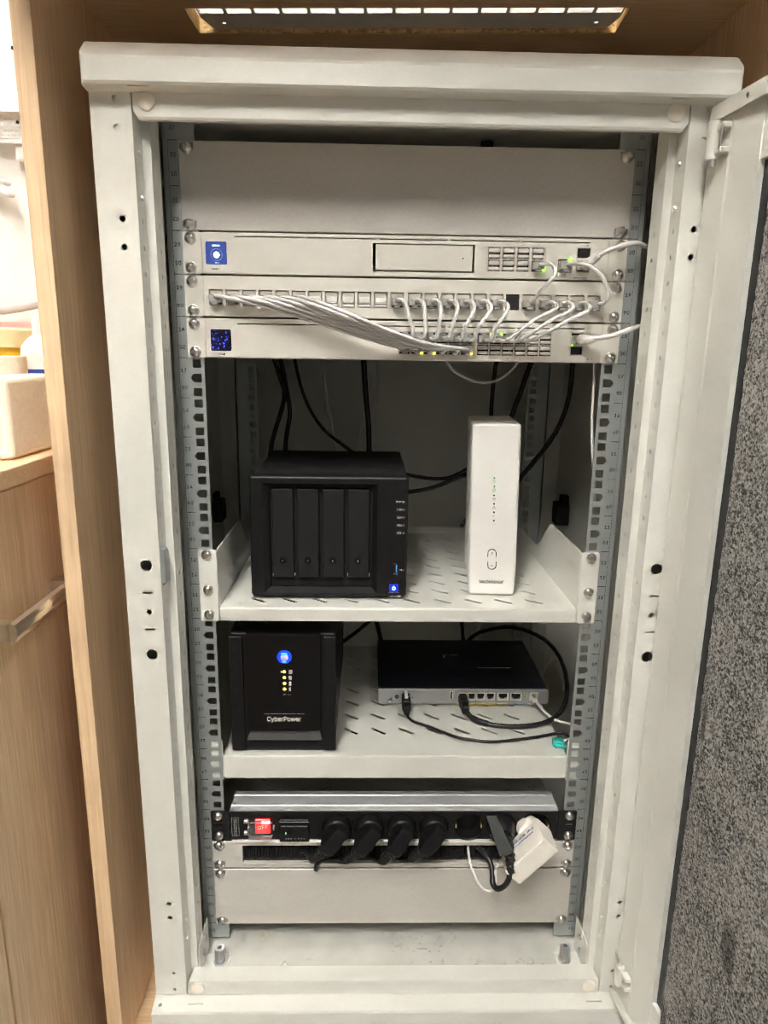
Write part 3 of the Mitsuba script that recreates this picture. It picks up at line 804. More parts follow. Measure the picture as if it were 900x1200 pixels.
def boot_cable(label, pts, sock, r=.0027):
    k = thing('patch_cable', label, 'cable')
    put('cord', tube(pts, r), 'cable_white', k, smooth=True)
    put('plug', rbx(sock[0] - .0062, sock[0] + .0062, Y0 - .009, Y0 + .008, sock[1] - .0045, sock[1] + .0045, .0007), 'plug_clear', k)
    c = spline(pts)
    d = np.linalg.norm(np.diff(c, axis=0), axis=1).cumsum()
    n = int(np.searchsorted(d, .018)) + 1
    b = spline(c[:n + 1][::max(1, n // 4)], 12)
    put('boot', tube(b, [.0052, .0056, .0056, .0054, .0054, .0050, .0050, .0046, .0046, .0042, .0042, .0038], raw=True, k=12), 'cable_white', k, smooth=True, label='moulded white boot')
boot_cable('white cable with a boot running right from the gateway, passing behind the right post', [(.1925, Y0 - .008, .8585), (.1965, -.022, .8625), (.2060, -.029, .8700), (.2230, -.032, .8765), (.2400, -.028, .8805), (.2520, -.018, .8800), (.2640, -.0095, .8780), (.2740, -.002, .870), (.2810, .010, .850)], (.1925, .8590))
boot_cable('white cable with a boot running right from the switch, passing behind the right post', [(.1925, Y0 - .008, .7815), (.2000, -.021, .7815), (.2120, -.028, .7835), (.2270, -.031, .7870), (.2410, -.028, .7920), (.2530, -.018, .7950), (.2640, -.0095, .7970), (.2740, -.002, .800), (.2810, .010, .800)], (.1925, .7815))

# ------------------------------------------------------------------ shelves
def shelf_plate(x0, x1, y0, y1, z, rows, col0, t=.0015):
    g = sbox(x0, y0, x1, y1)
    hs = []
    for y in rows:
        for i in range(-8, 9):
            x = col0 + .0385 * i
            if x0 + .02 < x < x1 - .02:
                hs.append(affinity.rotate(rrect(x - .0130, x + .0130, y - .0027, y + .0027, .0025, 3), -38, origin=(x, y)))
    return flat(g.difference(unary_union(hs)), z - t, z)


SH = .4600
us = thing('rack_shelf', 'upper grey steel shelf with high side brackets, under the storage box and the modem', 'shelf')
put('tray', shelf_plate(-.2185, .2185, .0015, .360, SH, [.024 + .0355 * i for i in range(9)], .0557), 'cabinet_paint', us, smooth=False)
lip_pts = [(-.0005, SH - .0180), (-.0010, SH - .0030), (.0002, SH - .0003), (.0018, SH), (.0018, SH - .0015), (.0010, SH - .003), (.0010, SH - .018)]
put('front_lip', side(Polygon(lip_pts), -.2182, .2182), 'cabinet_paint', us, smooth=False)
put('back_lip', bx(-.2185, .2185, .3600, .3615, SH - .0015, SH + .010), 'cabinet_paint', us, smooth=False)
for sx in (-1, 1):
    g = Polygon([(0, SH - .0180), (0, .5310), (.006, .5325), (.140, .5325), (.148, .5300), (.205, .4830), (.215, .4800), (.360, .4800), (.360, SH - .016)]).buffer(-.001).buffer(.001)
    hs = [disc(y, .470, .0016) for y in (.05, .12, .22, .30)]
    put('side_bracket', side(g.difference(unary_union(hs)), sx * .2190, sx * .2205), 'cabinet_paint', us, smooth=False)
    e = rrect(.2195, .2413, 10 * UNIT - .0025, 12 * UNIT - .0010, .0025)
    if sx < 0: e = affinity.scale(e, -1, 1, origin=(0, 0))
    put('ear', front(e, -.0028, -.0002), 'cabinet_paint', us, smooth=False)
    for z in (.5262, .4826, .4508): screw(us, sx * .2312, z, -.0028)
    rv = lathe([(0, .0012), (.002, .0010), (.0034, .0003), (.0034, 0), (0, 0)], 14, 'z')
    put('rivet', moved(rv, (sx * .196, .016, SH)), 'cabinet_paint', us)

SL = .2546
ls = thing('rack_shelf', 'lower grey steel shelf behind the rails, carrying the black power backup and the flat router', 'shelf')
put('tray', shelf_plate(-.2215, .2215, .0042, .345, SL, [.0633 + .0385 * i for i in range(7)], .0165), 'cabinet_paint', ls, smooth=False)
put('front_lip', side(Polygon([(.0026, SL - .0320), (.0026, SL - .0030), (.0032, SL - .0008), (.0045, SL), (.0060, SL), (.0060, SL - .0015), (.0042, SL - .003), (.0042, SL - .032)]), -.2215, .2215), 'cabinet_paint', ls, smooth=False)
for sx in (-1, 1):
    put('side_flange', bx(sx * .2218, sx * .2232, .0042, .345, SL - .032, SL + .0004), 'cabinet_paint', ls, smooth=False)
    put('mounting_angle', bx(sx * .2232, sx * .2540, .0024, .0040, SL - .034, SL + .022), 'cabinet_paint', ls, smooth=False)
put('back_lip', bx(-.2215, .2215, .3452, .3466, SL - .0015, SL + .006), 'cabinet_paint', ls, smooth=False)

# ------------------------------------------------------------------ storage box with four drive bays
na = thing('storage_box', 'black network storage box with four drive bays on the upper shelf', 'storage box')
NY, NX0, NX1, NZ0, NZ1 = .0262, -.1845, .0102, SH + .0035, .6180
shell = rbx2(NX0 + .001, NX1 - .001, NY + .012, .250, NZ0 + .001, NZ1 - .0005, .003)
put('shell', shell, 'black_matt', na)
fr = rbx2(NX0, NX1, NY, NY + .020, NZ0, NZ1, .0045)
rec = hull([(-.1690, NY - .001, .6095), (-.0265, NY - .001, .6095), (-.1690, NY - .001, .4680), (-.0265, NY - .001, .4680), (-.1607, NY + .0075, .6025), (-.0335, NY + .0075, .6025), (-.1607, NY + .0075, .4745), (-.0335, NY + .0075, .4745)])
put('front_frame', cut(fr, rec, bx(-.1605, -.0336, NY - .01, NY + .0175, .4746, .6022)), 'black_plastic', na, smooth=25)
put('bay_cavity', bx(-.1605, -.0336, NY + .0150, NY + .0165, .4746, .6022), 'port_black', na, smooth=False)
for i, (a, b) in enumerate(((-.1568, -.1312), (-.1260, -.0994), (-.0950, -.0683), (-.0645, -.0362))):
    c = (a + b) / 2 - .0002
    body = rbx(c - .0131, c + .0131, NY + .0045, NY + .0148, .4872, .6008, .0012)
    bk = put('drive_bay', body, 'black_bay', na, label=f'drive tray {i + 1} from the left')
    lock = lathe([(0, .0006), (.0016, .0006), (.0017, .0016), (.0032, .0016), (.0038, .0004), (.0040, 0), (0, 0)], 18)
    put('lock', moved(lock, (c - .0008, NY + .0045, .5101)), 'black_gloss', bk)
    put('key_slot', front(rrect(c - .0013, c - .0003, .5087, .5112, .0004), NY + .0034, NY + .0042), 'chrome', bk, smooth=False)
    put('tray_number', text(str(i + 1), .0022, c - .0006, .4975, NY + .0043, depth=.0002), 'black_plastic', bk, smooth=False)
    put('hinge_clip', cat(rbx(c - .0140, c - .0120, NY + .008, NY + .0140, .4885, .4915, .0003), rbx(c + .0120, c + .0140, NY + .008, NY + .0140, .4885, .4915, .0003)), 'cover_grey' if i in (0, 3) else 'black_plastic', bk, smooth=False)
put('panel_line', bx(-.0172, -.0165, NY - .0002, NY + .002, NZ0 + .003, NZ1 - .003), 'port_black', na, smooth=False)
for s, z in (('STATUS', .5872), ('DISK 1', .5774), ('DISK 2', .5675), ('DISK 3', .5577), ('DISK 4', .5479)):
    put('light_label', text(s, .0020, .0056, z, NY - .0002, 'r', depth=.0002, bold=True), 'print_white', na, smooth=False)
up = put('usb_port', cut(rbx(-.0080, -.0010, NY - .0005, NY + .004, .4945, .5085, .0006), bx(-.0068, -.0022, NY - .01, NY + .003, .4958, .5073)), 'black_plastic', na, smooth=False, label='upright blue USB socket')
put('tongue', bx(-.0038, -.0020, NY - .0002, NY + .003, .4965, .5068), 'usb_blue', up, smooth=False)
put('foot_edge', bx(-.0068, -.0018, NY - .0007, NY, .4944, .4950), 'chrome', up, smooth=False)
put('usb_mark', cat(bx(.0000, .0056, NY - .0002, NY, .4998, .5003), hull([(.0056, NY - .0002, .4993), (.0056, NY - .0002, .5008), (.0066, NY - .0002, .50005), (.0056, NY, .4993), (.0056, NY, .5008), (.0066, NY, .50005)]), bx(.0020, .0034, NY - .0002, NY, .5004, .5011), bx(.0026, .0040, NY - .0002, NY, .4989, .4996)), 'print_white', na, smooth=False)
pbn = put('power_button', front(rrect(-.0116, .0000, .4708, .4818, .0012), NY - .0006, NY + .001), 'screen_black', na, smooth=False, label='glowing blue power button', emit=glow(.008, .016, .30))
put('power_symbol', front(unary_union([disc(-.0058, .4758, .0024, 6).difference(disc(-.0058, .4758, .0013, 6)), sbox(-.0065, .4764, -.0051, .4790)]), NY - .0008, NY - .0005), 'led_lens', pbn, smooth=False, emit=glow(.55, 1.15, 2.2))
put('button_line', bx(-.0122, .0006, NY - .0003, NY, .4696, .4700), 'print_grey', na, smooth=False)
put('model_name', cat(text('DS923', .0024, -.0010, .4651, NY - .0002, 'r', depth=.0002), cut(front(rrect(-.0003, .0027, .4637, .4666, .0005), NY - .0002, NY), bx(.0008, .0016, NY - .01, NY + .01, .4645, .4658))), 'print_white', na, smooth=False)
for x in (NX0 + .02, NX1 - .02):
    for y in (.05, .22):
        put('foot', moved(trimesh.creation.cylinder(.008, .0050, sections=16), (x, y, SH + .0026)), 'black_rubber', na)

# ------------------------------------------------------------------ white modem
md = thing('modem', 'tall white upright modem with a column of small lights on the upper shelf', 'modem')
MW, MH, MD, MYF = .0602, .2215, .137, 0.0
def mo(m):
    m = m.copy(); m.apply_transform(trimesh.transformations.rotation_matrix(math.radians(-5.8), (0, 0, 1)))
    m.apply_transform(trimesh.transformations.rotation_matrix(math.radians(-1.1), (0, 1, 0)))
    m.apply_translation((.1208, .0425, SH + .0006)); return m
body = hull(np.vstack([trimesh.creation.icosphere(subdivisions=2, radius=r).vertices + np.array(c) for r, c in [
    (.0035, (sx * (w - .0035), y, z)) for sx in (-1, 1) for w, y, z in ((MW / 2 - .0012, .0045, .0042), (MW / 2, .0035, .030), (MW / 2, .0035, MH - .030), (MW / 2, .0065, MH - .0040), (MW / 2 - .0012, MD - .004, .0042), (MW / 2, MD - .004, MH - .006))]]))
put('body', mo(body), 'white_plastic', md, smooth=40)
def fz(x, z):   # pixel-free local coordinates on its front
    return x - .1208, z - SH
for n, z in enumerate((.6145, .6038, .5925, .5816, .5707, .5601)):
    x = -.0008 + .0002 * n
    g = front(disc(x, z - SH, .0012, 4), -.0003, .0006)
    if n < 2: put('status_light', mo(g), 'led_lens', md, smooth=False, emit=glow(.06, .42, .05), label='small green light')
    else: put('status_light', mo(g), 'print_black', md, smooth=False, label='small unlit light')
icons = []
for n, z in enumerate((.6145, .6038, .5925, .5816, .5707, .5601)):
    x, zc = -.0008 + .0002 * n, z - SH - .0046
    if n == 0: g = unary_union([disc(x, zc, .0019).difference(disc(x, zc, .0015)), sbox(x - .0002, zc - .0002, x + .0002, zc + .0013)])
    elif n == 1: g = disc(x, zc, .0019).difference(disc(x, zc, .0015)).difference(sbox(x - .0005, zc + .0005, x + .0005, zc + .0025))
    elif n == 2: g = unary_union([sbox(x - .0002, zc - .0015, x + .0002, zc + .0010)] + [disc(x, zc + .0006, r).difference(disc(x, zc + .0006, r - .0003)).difference(sbox(x - .0006, zc - .004, x + .0006, zc + .004)) for r in (.0012, .0020)])
    elif n == 3: g = unary_union([sbox(x - .0005, zc + .0005, x + .0005, zc + .0014), sbox(x - .0019, zc - .0013, x - .0009, zc - .0004), sbox(x + .0009, zc - .0013, x + .0019, zc - .0004), sbox(x - .0015, zc - .0002, x + .0015, zc + .0001), sbox(x - .0001, zc - .0002, x + .0001, zc + .0006)])
    elif n == 4: g = unary_union([disc(x - .0006, zc, .0008).difference(disc(x - .0006, zc, .0004)), sbox(x, zc - .0001, x + .0020, zc + .0002)])
    else: g = unary_union([sbox(x - .0010, zc - .0002, x + .0018, zc + .0001), sbox(x + .0008, zc - .0002, x + .0011, zc + .0008)])
    icons.append(front(g, -.0002, .0004))
put('icon_print', mo(cat(icons)), 'print_mid', md, smooth=False)
def arch(top):
    c = (.0, .0518 + (.0018 if top else -.0022))
    o = unary_union([sbox(-.0057, -.006, .0057, .0), Point(0, 0).buffer(.0057, quad_segs=8)])
    i = unary_union([sbox(-.0047, -.007, .0047, .0), Point(0, 0).buffer(.0047, quad_segs=8)])
    g = o.difference(i).intersection(sbox(-.01, -.0048, .01, .01))
    if not top: g = affinity.rotate(g, 180, origin=(0, 0))
    return g
put('upper_button', mo(front(affinity.translate(arch(True), -.0008, .0572), -.0003, .0004)), 'print_black', md, smooth=False, label='arched outline of the upper button')
put('lower_button', mo(front(affinity.translate(arch(False), -.0004, .0412), -.0003, .0004)), 'print_black', md, smooth=False, label='arched outline of the lower button')
put('button_icons', mo(cat(front(affinity.rotate(disc(-.0008, .0570, .0017).difference(disc(-.0008, .0570, .0013)), 20), -.0002, .0004), front(sbox(-.0012, .0560, -.0008, .0582), -.0002, .0004), text('wifi', .0020, -.0004, .0408, -.0001, depth=.0002))), 'print_grey', md, smooth=False)
put('name_print', mo(text('technicolor', .0043, -.0004, .0195, -.0001, depth=.00025, sx=.98, bold=True)), 'print_mid', md, smooth=False)
put('side_grille', mo(cat([bx(-MW / 2 - .0004, -MW / 2 + .001, .02, .12, z, z + .0012) for z in np.arange(.02, .205, .0045)])), 'cover_grey', md, smooth=False)

# ------------------------------------------------------------------ black power backup
ub = thing('power_backup', 'black upright power backup with a glowing blue button on the lower shelf', 'power backup')
UY = .0092
UX0, UX1, UZ1 = -.2130, -.0775, .4200
core = hull(np.vstack([trimesh.creation.icosphere(subdivisions=2, radius=.004).vertices + np.array(c) for c in [(s * 1.0 * w + (UX0 + UX1) / 2, y, z) for s in (-1, 1) for w, y, z in ((.0615, UY + .008, SL + .0045), (.0635, UY + .008, .30), (.0630, UY + .010, UZ1 - .004), (.0615, .300, SL + .0045), (.0630, .300, UZ1 + .001))]]))
put('case', core, 'black_plastic', ub, smooth=40)
cen = hull([(x, y, z) for x in (-.1905, -.0975) for y, z in ((UY - .0022, UZ1 - .004), (UY - .0008, UZ1 + .0006), (UY - .0022, .2905), (UY + .010, .2900), (UY + .010, UZ1 + .0008))] + [(x, UY - .0030, z) for x in (-.165, -.144, -.123) for z in (UZ1 - .004, .2905)] + [(x, UY + .002, UZ1 + .0016) for x in (-.165, -.144, -.123)])
put('front_panel', cen, 'black_gloss', ub, smooth=20)
put('lower_scoop', hull([(-.1875, UY + .0050, .2885), (-.1000, UY + .0050, .2885), (-.1925, UY - .0018, .2745), (-.0960, UY - .0018, .2745), (-.1875, UY + .010, .2885), (-.1000, UY + .010, .2885), (-.1925, UY + .010, .2735), (-.0960, UY + .010, .2735)]), 'scoop_grey', ub, smooth=False, label='matt sloping band under the name')
for s, xa, xb in ((-1, -.2120, -.1955), (1, -.0925, -.0785)):
    put('side_cheek', hull([(x, y, z) for x in (xa, xb) for y, z in ((UY + .001, SL + .004), (UY + .0005, .4158), (UY + .0012, .4165), (UY + .010, SL + .004), (UY + .012, .4165))]), 'black_plastic', ub, smooth=False)
YB = UY - .0030
btn = lathe([(.0052, 0), (.0052, .0018), (.0068, .0022), (.0086, .0012), (.0092, 0), (.0052, 0)], 32)
pbk = put('power_button', moved(btn, (-.1421, YB, .3912)), 'screen_black', ub, label='round power button in a glowing blue ring', emit=glow(.004, .045, .95))
put('button_face', moved(lathe([(0, .0016), (.0040, .0016), (.0054, .0008), (.0054, 0), (0, 0)], 24), (-.1421, YB, .3912)), 'cover_grey', pbk, emit=glow(.03, .03, .14))
put('button_light', cat(front(rrect(-.1462, -.1380, .3955, .3978, .001), YB - .0026, YB - .0016), front(rrect(-.1448, -.1394, .3848, .3860, .0006), YB - .0026, YB - .0016)), 'led_lens', pbk, smooth=False, emit=glow(.03, .42, .95))
for n, z in enumerate((.3711, .3631, .3551, .3472)):
    put('battery_light', front(disc(-.1427, z, .0021, 5), YB - .0002, YB + .001), 'led_lens', ub, smooth=False, emit=glow(1.25, .98, .16), label='yellow battery light')
    w = (.0046, .0038, .0031, .0024)[n]
    put('battery_mark', front(unary_union([sbox(-.1371, z - .0028 + q * .0019, -.1371 + w, z - .0028 + q * .0019 + .0014) for q in range(3)]), YB - .0002, YB + .0005), 'print_white', ub, smooth=False)
put('plug_mark', front(unary_union([rrect(-.1472, -.1458, .3695, .3728, .0006), sbox(-.1458, .3706, -.1450, .3716)]), YB - .0002, YB + .0005), 'print_white', ub, smooth=False)
put('capacity_print', text('BAT. CAP.', .0015, -.1393, .3396, YB - .0001, depth=.0002), 'print_grey', ub, smooth=False)
put('name_line', bx(-.1692, -.1180, YB - .0001, YB + .0005, .3122, .3127), 'print_grey', ub, smooth=False)
put('name_print', text('CyberPower', .0063, -.1442, .3055, YB - .0002, depth=.0003, bold=True, sx=.86), 'print_white', ub, smooth=False)

# ------------------------------------------------------------------ flat router
ro = thing('router', 'flat black router with a grey front full of ports, beside the power backup', 'router')
RY, RX0, RX1, RZ0, RZ1 = .1345, -.0220, .2318, SL + .0022, .2812
put('cover', rbx(RX0 + .001, RX1 - .001, RY + .0015, .312, RZ0 + .001, RZ1, .0012), 'navy_black', ro, smooth=False)
pq = dict(p1=(.0969, .1095), p2=(.1109, .1226), p3=(.1238, .1366), p4=(.1378, .1512), p5=(.1556, .1711), p6=(.1746, .1909))
hol = [bx(a + .0008, b - .0008, RY - .01, RY + .012, .2648, .2752) for a, b in pq.values()] + [bx(.2040, .2142, RY - .01, RY + .012, .2648, .2760), bx(.0850, .0902, RY - .01, RY + .01, .2655, .2782)]
put('front_plate', cut(rbx(RX0, RX1, RY - .0015, RY + .0125, RZ0, RZ1 - .0005, .0015), *hol), 'router_grey', ro, smooth=False)
put('port_backs', bx(.0840, .2150, RY + .0110, RY + .0118, .2640, .2790), 'port_black', ro, smooth=False)
for nme, (a, b) in pq.items():
    ring = front(rrect(a - .0002, b + .0002, .2640, .2762, .0006).difference(sbox(a + .0012, .2652, b - .0012, .2750)), RY - .0026, RY + .001)
    pk = put('port', ring, 'silver_face', ro, smooth=False)
    c = (a + b) / 2
    put('keyway', cat(bx(a + .0010, c - .0032, RY - .001, RY + .010, .2648, .2674), bx(c + .0032, b - .0010, RY - .001, RY + .010, .2648, .2674)), 'anodised', pk, smooth=False)
put('line_port', cut(rbx(.2028, .2152, RY - .0030, RY + .010, .2636, .2774, .0006), bx(.2044, .2136, RY - .01, RY + .006, .2654, .2750)), 'white_plastic', ro, smooth=False, label='white line socket')
put('usb_port', front(sbox(.0848, .2652, .0906, .2786).difference(sbox(.0855, .2660, .0899, .2778)), RY - .0020, RY), 'silver_face', ro, smooth=False)
put('usb_tongue', bx(.0879, .0893, RY - .0018, RY + .004, .2666, .2772), 'white_plastic', ro, smooth=False)
put('yellow_strip', cat(bx(.0955, .1515, RY - .0019, RY - .0012, .2570, .2594), bx(.1560, .1708, RY - .0019, RY - .0012, .2572, .2594)), 'yellow_strip', ro, smooth=False)
put('blue_strip', bx(.1750, .1905, RY - .0019, RY - .0012, .2572, .2594), 'blue_strip', ro, smooth=False)
put('pink_strip', bx(.2010, .2112, RY - .0019, RY - .0012, .2572, .2594), 'pink_strip', ro, smooth=False)
put('strip_print', cat(text('0  LAN', .0014, .1220, .2583, RY - .0020, depth=.0002), text('CON', .0014, .1634, .2583, RY - .0020, depth=.0002), text('AUX', .0014, .1828, .2583, RY - .0020, depth=.0002), text('0   1   2   3', .0013, .1245, .2614, RY - .0016, depth=.0002)), 'print_black', ro, smooth=False)
put('status_light', front(Polygon([(.1944, .2692), (.1968, .2692), (.1956, .2716)]), RY - .0019, RY - .0010), 'led_lens', ro, smooth=False, emit=glow(.5, 1.0, .08), label='lit green arrow light')
put('power_light', front(disc(.0384, .2660, .0006), RY - .0019, RY - .0010), 'led_lens', ro, smooth=False, emit=glow(.9, 1.0, .8))
put('maker_name', cat(text('cisco', .0020, -.0037, .2700, RY - .0017, depth=.0002, sx=1.3), *[bx(-.0096 + .0013 * i, -.0091 + .0013 * i, RY - .0017, RY - .0014, .2722, .2722 + h) for i, h in enumerate((.0012, .0022, .0012, .0012, .0022, .0030, .0022, .0012, .0022, .0012))]), 'print_grey', ro, smooth=False)
put('top_print', text('RESET  OK', .0013, .0350, .2762, RY - .0017, depth=.0002), 'print_grey', ro, smooth=False)
put('ground_screw', moved(lathe([(0, .0028), (.0018, .0026), (.0030, .0012), (.0032, 0), (0, 0)], 16), (-.0041, RY - .0015, .2637)), 'chrome', ro)
put('power_inlet', front(disc(.0058, .2690, .0030, 6).difference(disc(.0058, .2690, .0009, 4)), RY - .0017, RY - .0010), 'port_black', ro, smooth=False)
put('reset_hole', front(disc(.0290, .2682, .0010), RY - .0017, RY - .0010), 'port_black', ro, smooth=False)
put('nameplate', cat(rbx(.0870, .1885, .204, .2505, RZ1 - .0003, RZ1 + .0005, .0003)), 'navy_black', ro, smooth=False, label='blank dark plate on the top')
put('plate_glint', cat(bx(.0862, .1100, .2505, .2510, RZ1, RZ1 + .0006), bx(.0862, .0868, .2420, .2510, RZ1, RZ1 + .0006), bx(.1350, .1890, .2034, .2040, RZ1, RZ1 + .0006)), 'silver_face', ro, smooth=False, label='bare metal edge of the plate')
for x in (RX0 + .02, RX1 - .02):
    for y in (.15, .29):
        put('foot', moved(trimesh.creation.cylinder(.006, .0040, sections=14), (x, y, SL + .0021)), 'black_rubber', ro)

# cables of the router
k = thing('power_cable', 'thin black cable with a white tipped plug lying in front of the router', 'cable')
put('plug', cat(rbx(.0130, .0250, .108, RY - .0012, .2580, .2755, .0015), rbx(.0150, .0230, .100, .110, .2570, .2700, .0015)), 'black_plastic', k)
put('plug_tip', rbx(.0165, .0215, .1150, .1330, .2755, .2790, .0006), 'white_plastic', k, label='white tip of the plug')
put('cord', tube([(.0195, .1020, .2600), (.0225, .090, .2578), (.0330, .0800, .2570), (.0510, .0690, .2568), (.0780, .0480, .2568), (.1000, .0380, .2570), (.1300, .0330, .2568), (.1590, .0370, .2568), (.1900, .0440, .2568), (.2150, .0500, .2580), (.2290, .0500, .2600), (.2380, .0420, .2600), (.2480, .0320, .256), (.253, .030, .240)], .0019), 'black_rubber', k, smooth=True)
k = thing('network_cable', 'thick black cable looping from the first router port round the right end of the router', 'cable')
put('plug', cat(rbx(.0968, .1098, .1120, RY + .006, .2615, .2735, .0015), moved(rbx(.0985, .1085, .098, .114, .2600, .2720, .002), rx=0)), 'black_plastic', k)
put('cord', tube([(.1035, .1010, .2660), (.1110, .088, .2610), (.1300, .0760, .2585), (.1660, .0690, .2583), (.2050, .0730, .2600), (.2330, .0880, .2650), (.2500, .110, .2730), (.2600, .140, .2850), (.2640, .180, .2980), (.2580, .230, .3080), (.2400, .270, .3110), (.2090, .305, .3080), (.1750, .330, .2930), (.1500, .345, .2740), (.1400, .358, .250), (.138, .362, .22)], .0033), 'black_rubber', k, smooth=True)
put('sleeve', tube([(.1120, .0875, .2608), (.1200, .0810, .2595), (.1320, .0755, .2586)], .0042, k=10), 'black_plastic', k, smooth=True)
k = thing('telephone_cable', 'white flat cable leaving the white router socket towards the right rail', 'cable')
put('plug', rbx(.2052, .2128, .1210, RY + .004, .2660, .2735, .0008), 'white_plastic', k)
put('cord', tube([(.2090, .1220, .2698), (.2120, .114, .2680), (.2160, .1020, .2650), (.2230, .0870, .2630), (.2330, .0740, .2630), (.2450, .0660, .2640), (.2560, .0620, .2630), (.266, .060, .262)], .0021), 'cable_white', k, smooth=True)
k = thing('cable_connector', 'small teal plastic connector lying at the right end of the lower shelf', 'connector')
put('housing', cut(cat(rbx(-.0082, .0062, -.0055, .0055, .0004, .0088, .001), rbx(-.006, .0088, -.0080, -.0035, .0004, .0055, .0008)), bx(-.004, .0000, -.003, .003, .006, .02)), 'teal_plastic', k)
scene[k + '__housing']['to_world'] = T().translate([.2190, .0275, SL]).rotate([0, 0, 1], -8)
put('wire', tube([(.2245, .0300, SL + .0045), (.2310, .0330, SL + .0055), (.2385, .0360, SL + .0065), (.247, .040, SL + .006)], .0016), 'cable_white', k, smooth=True, label='short white wire')

# ------------------------------------------------------------------ socket strip, slotted panel, plugs, adapter
ps = thing('power_strip', 'long socket strip with a red lit switch, screwed below the lower shelf', 'power strip')
PZ0, PZ1 = .1333, .1755
prof = [(.0, PZ1), (.0, PZ1 + .0002), (.0052, PZ1 + .0016), (.0062, PZ1 + .0010), (.0085, PZ1 + .0010), (.0095, PZ1 + .0020), (.0130, PZ1 + .0020), (.0140, PZ1 + .0008), (.0300, PZ1 + .0008), (.0310, PZ1 + .0020), (.0345, PZ1 + .0020), (.0355, PZ1 + .0012), (.0400, PZ1 + .0012), (.0400, PZ1 - .003), (.001, PZ1 - .003)]
put('housing', cat(side(Polygon(prof), -.2170, .2170), bx(-.2170, .2170, .0175, .0400, PZ0 - .001, PZ1 - .0028), side(Polygon([(-.0025, PZ0 - .0030), (-.0025, PZ0 + .0004), (.004, PZ0 + .0004), (.004, PZ0 - .0030)]), -.2150, .2150)), 'anodised', ps, smooth=False, label='brushed aluminium housing with ribs')
SKX = [-.0762, -.0333, .0090, .0516, .0985, .1420, .1880]
SKZ = .1535
fg = sbox(-.2168, PZ0 + .0006, .2168, PZ1 - .0012).difference(unary_union([disc(x, SKZ, .0198, 8) for x in SKX]))
put('face', front(fg, -.0018, .0016), 'black_plastic', ps, smooth=False, label='black front face')
for sx in (-1, 1):
    g = rrect(.2175, .2413, PZ0, PZ1 + .0005, .0008).difference(rrect(.2270, .2385, .1535, .1578, .0018))
    if sx < 0: g = affinity.scale(g, -1, 1, origin=(0, 0))
    put('ear', front(g, -.0028, -.0002), 'black_matt', ps, smooth=False)
    for z in (.1695, .1400): screw(ps, sx * .2320, z, -.0028)
put('name_frame', front(rrect(-.2150, -.2052, .1385, .1665, .0012).difference(rrect(-.2145, -.2057, .1390, .1660, .001)), -.0021, -.0017), 'print_grey', ps, smooth=False)
put('name_print', text('DIGITUS', .0042, -.2101, .1525, -.0018, rot=90, depth=.0003, sx=.95), 'print_grey', ps, smooth=False)
sk = put('switch', moved(rbx(-.1838, -.1638, -.0050, .0, .1440, .1655, .0012), (0, 0, 0)), 'red_rocker', ps, smooth=False, label='red lit rocker switch', emit=glow(.55, .010, .010))
put('switch_print', text('OFF', .0055, -.1736, .1545, -.0051, depth=.0002, rot=8), 'pink_card', sk, smooth=False, emit=glow(1.1, .18, .15))
cov = cut(rbx(-.1930, -.1600, -.0120, -.0018, .1392, .1668, .0022), rbx(-.1920, -.1610, -.0110, .001, .1402, .1658, .0020))
put('switch_cover', cov, 'clear_cover', ps, smooth=False, label='clear flap over the red switch')
put('cover_bars', cat(tube([(-.1910, -.0120, .1405), (-.1760, -.0126, .1388), (-.1605, -.0120, .1405)], .0009), tube([(-.1905, -.0118, .1662), (-.1605, -.0118, .1662)], .0006), *[rbx(-.1985, -.1925, -.0065, -.0018, z, z + .0055, .001) for z in (.1425, .1600)], rbx(-.1602, -.1585, -.007, -.0018, .1500, .1560, .0006)), 'plug_clear', ps, label='hinge and rim of the clear flap')
bk = put('breaker', cat(rbx(-.1515, -.1132, -.0070, -.0016, .1332, .1668, .0008), rbx(-.1505, -.1142, -.0105, -.0068, .1530, .1600, .001)), 'black_plastic', ps, smooth=False, label='black circuit breaker with a ridge')
put('ridge', bx(-.1512, -.1135, -.0074, -.0066, .1636, .1643), 'anodised', bk, smooth=False)
put('breaker_light', front(rrect(-.1442, -.1424, .1450, .1486, .0006), -.0073, -.0066), 'led_lens', bk, smooth=False, emit=glow(.14, .34, .14))
put('breaker_print', cat([bx(x, x + .0015, -.0072, -.0068, .1380, .1392) for x in (-.1440, -.1405, -.1370, -.1320, -.1275, -.1240, -.1200)]), 'print_grey', bk, smooth=False)
sock_ring = lathe([(.0196, 0), (.0212, .0004), (.0212, .0012), (.0196, .0014), (.0188, .0004), (.0180, -.0150), (0, -.0150), (0, -.016), (.0196, -.016)], 36)
sock_ply = mikit.ply(sock_ring, 'black_plastic', smooth=30)
for i, x in enumerate(SKX):
    s = put('socket', sock_ply, None, ps, to_world=T().translate([x, -.0018, .1535]))
    pins = []
    for a in (0, 180):
        pins.append(moved(trimesh.creation.cylinder(.0026, .001, sections=12), (.0095 * math.cos(math.radians(a + 40)), 0, .0095 * math.sin(math.radians(a + 40)))))
    for q in (-1, 1):
        put('earth_clip', bx(x + q * .0178, x + q * .0160, -.0020, .010, .1510, .1560), 'gold', s, smooth=False, label='brass earth clip')

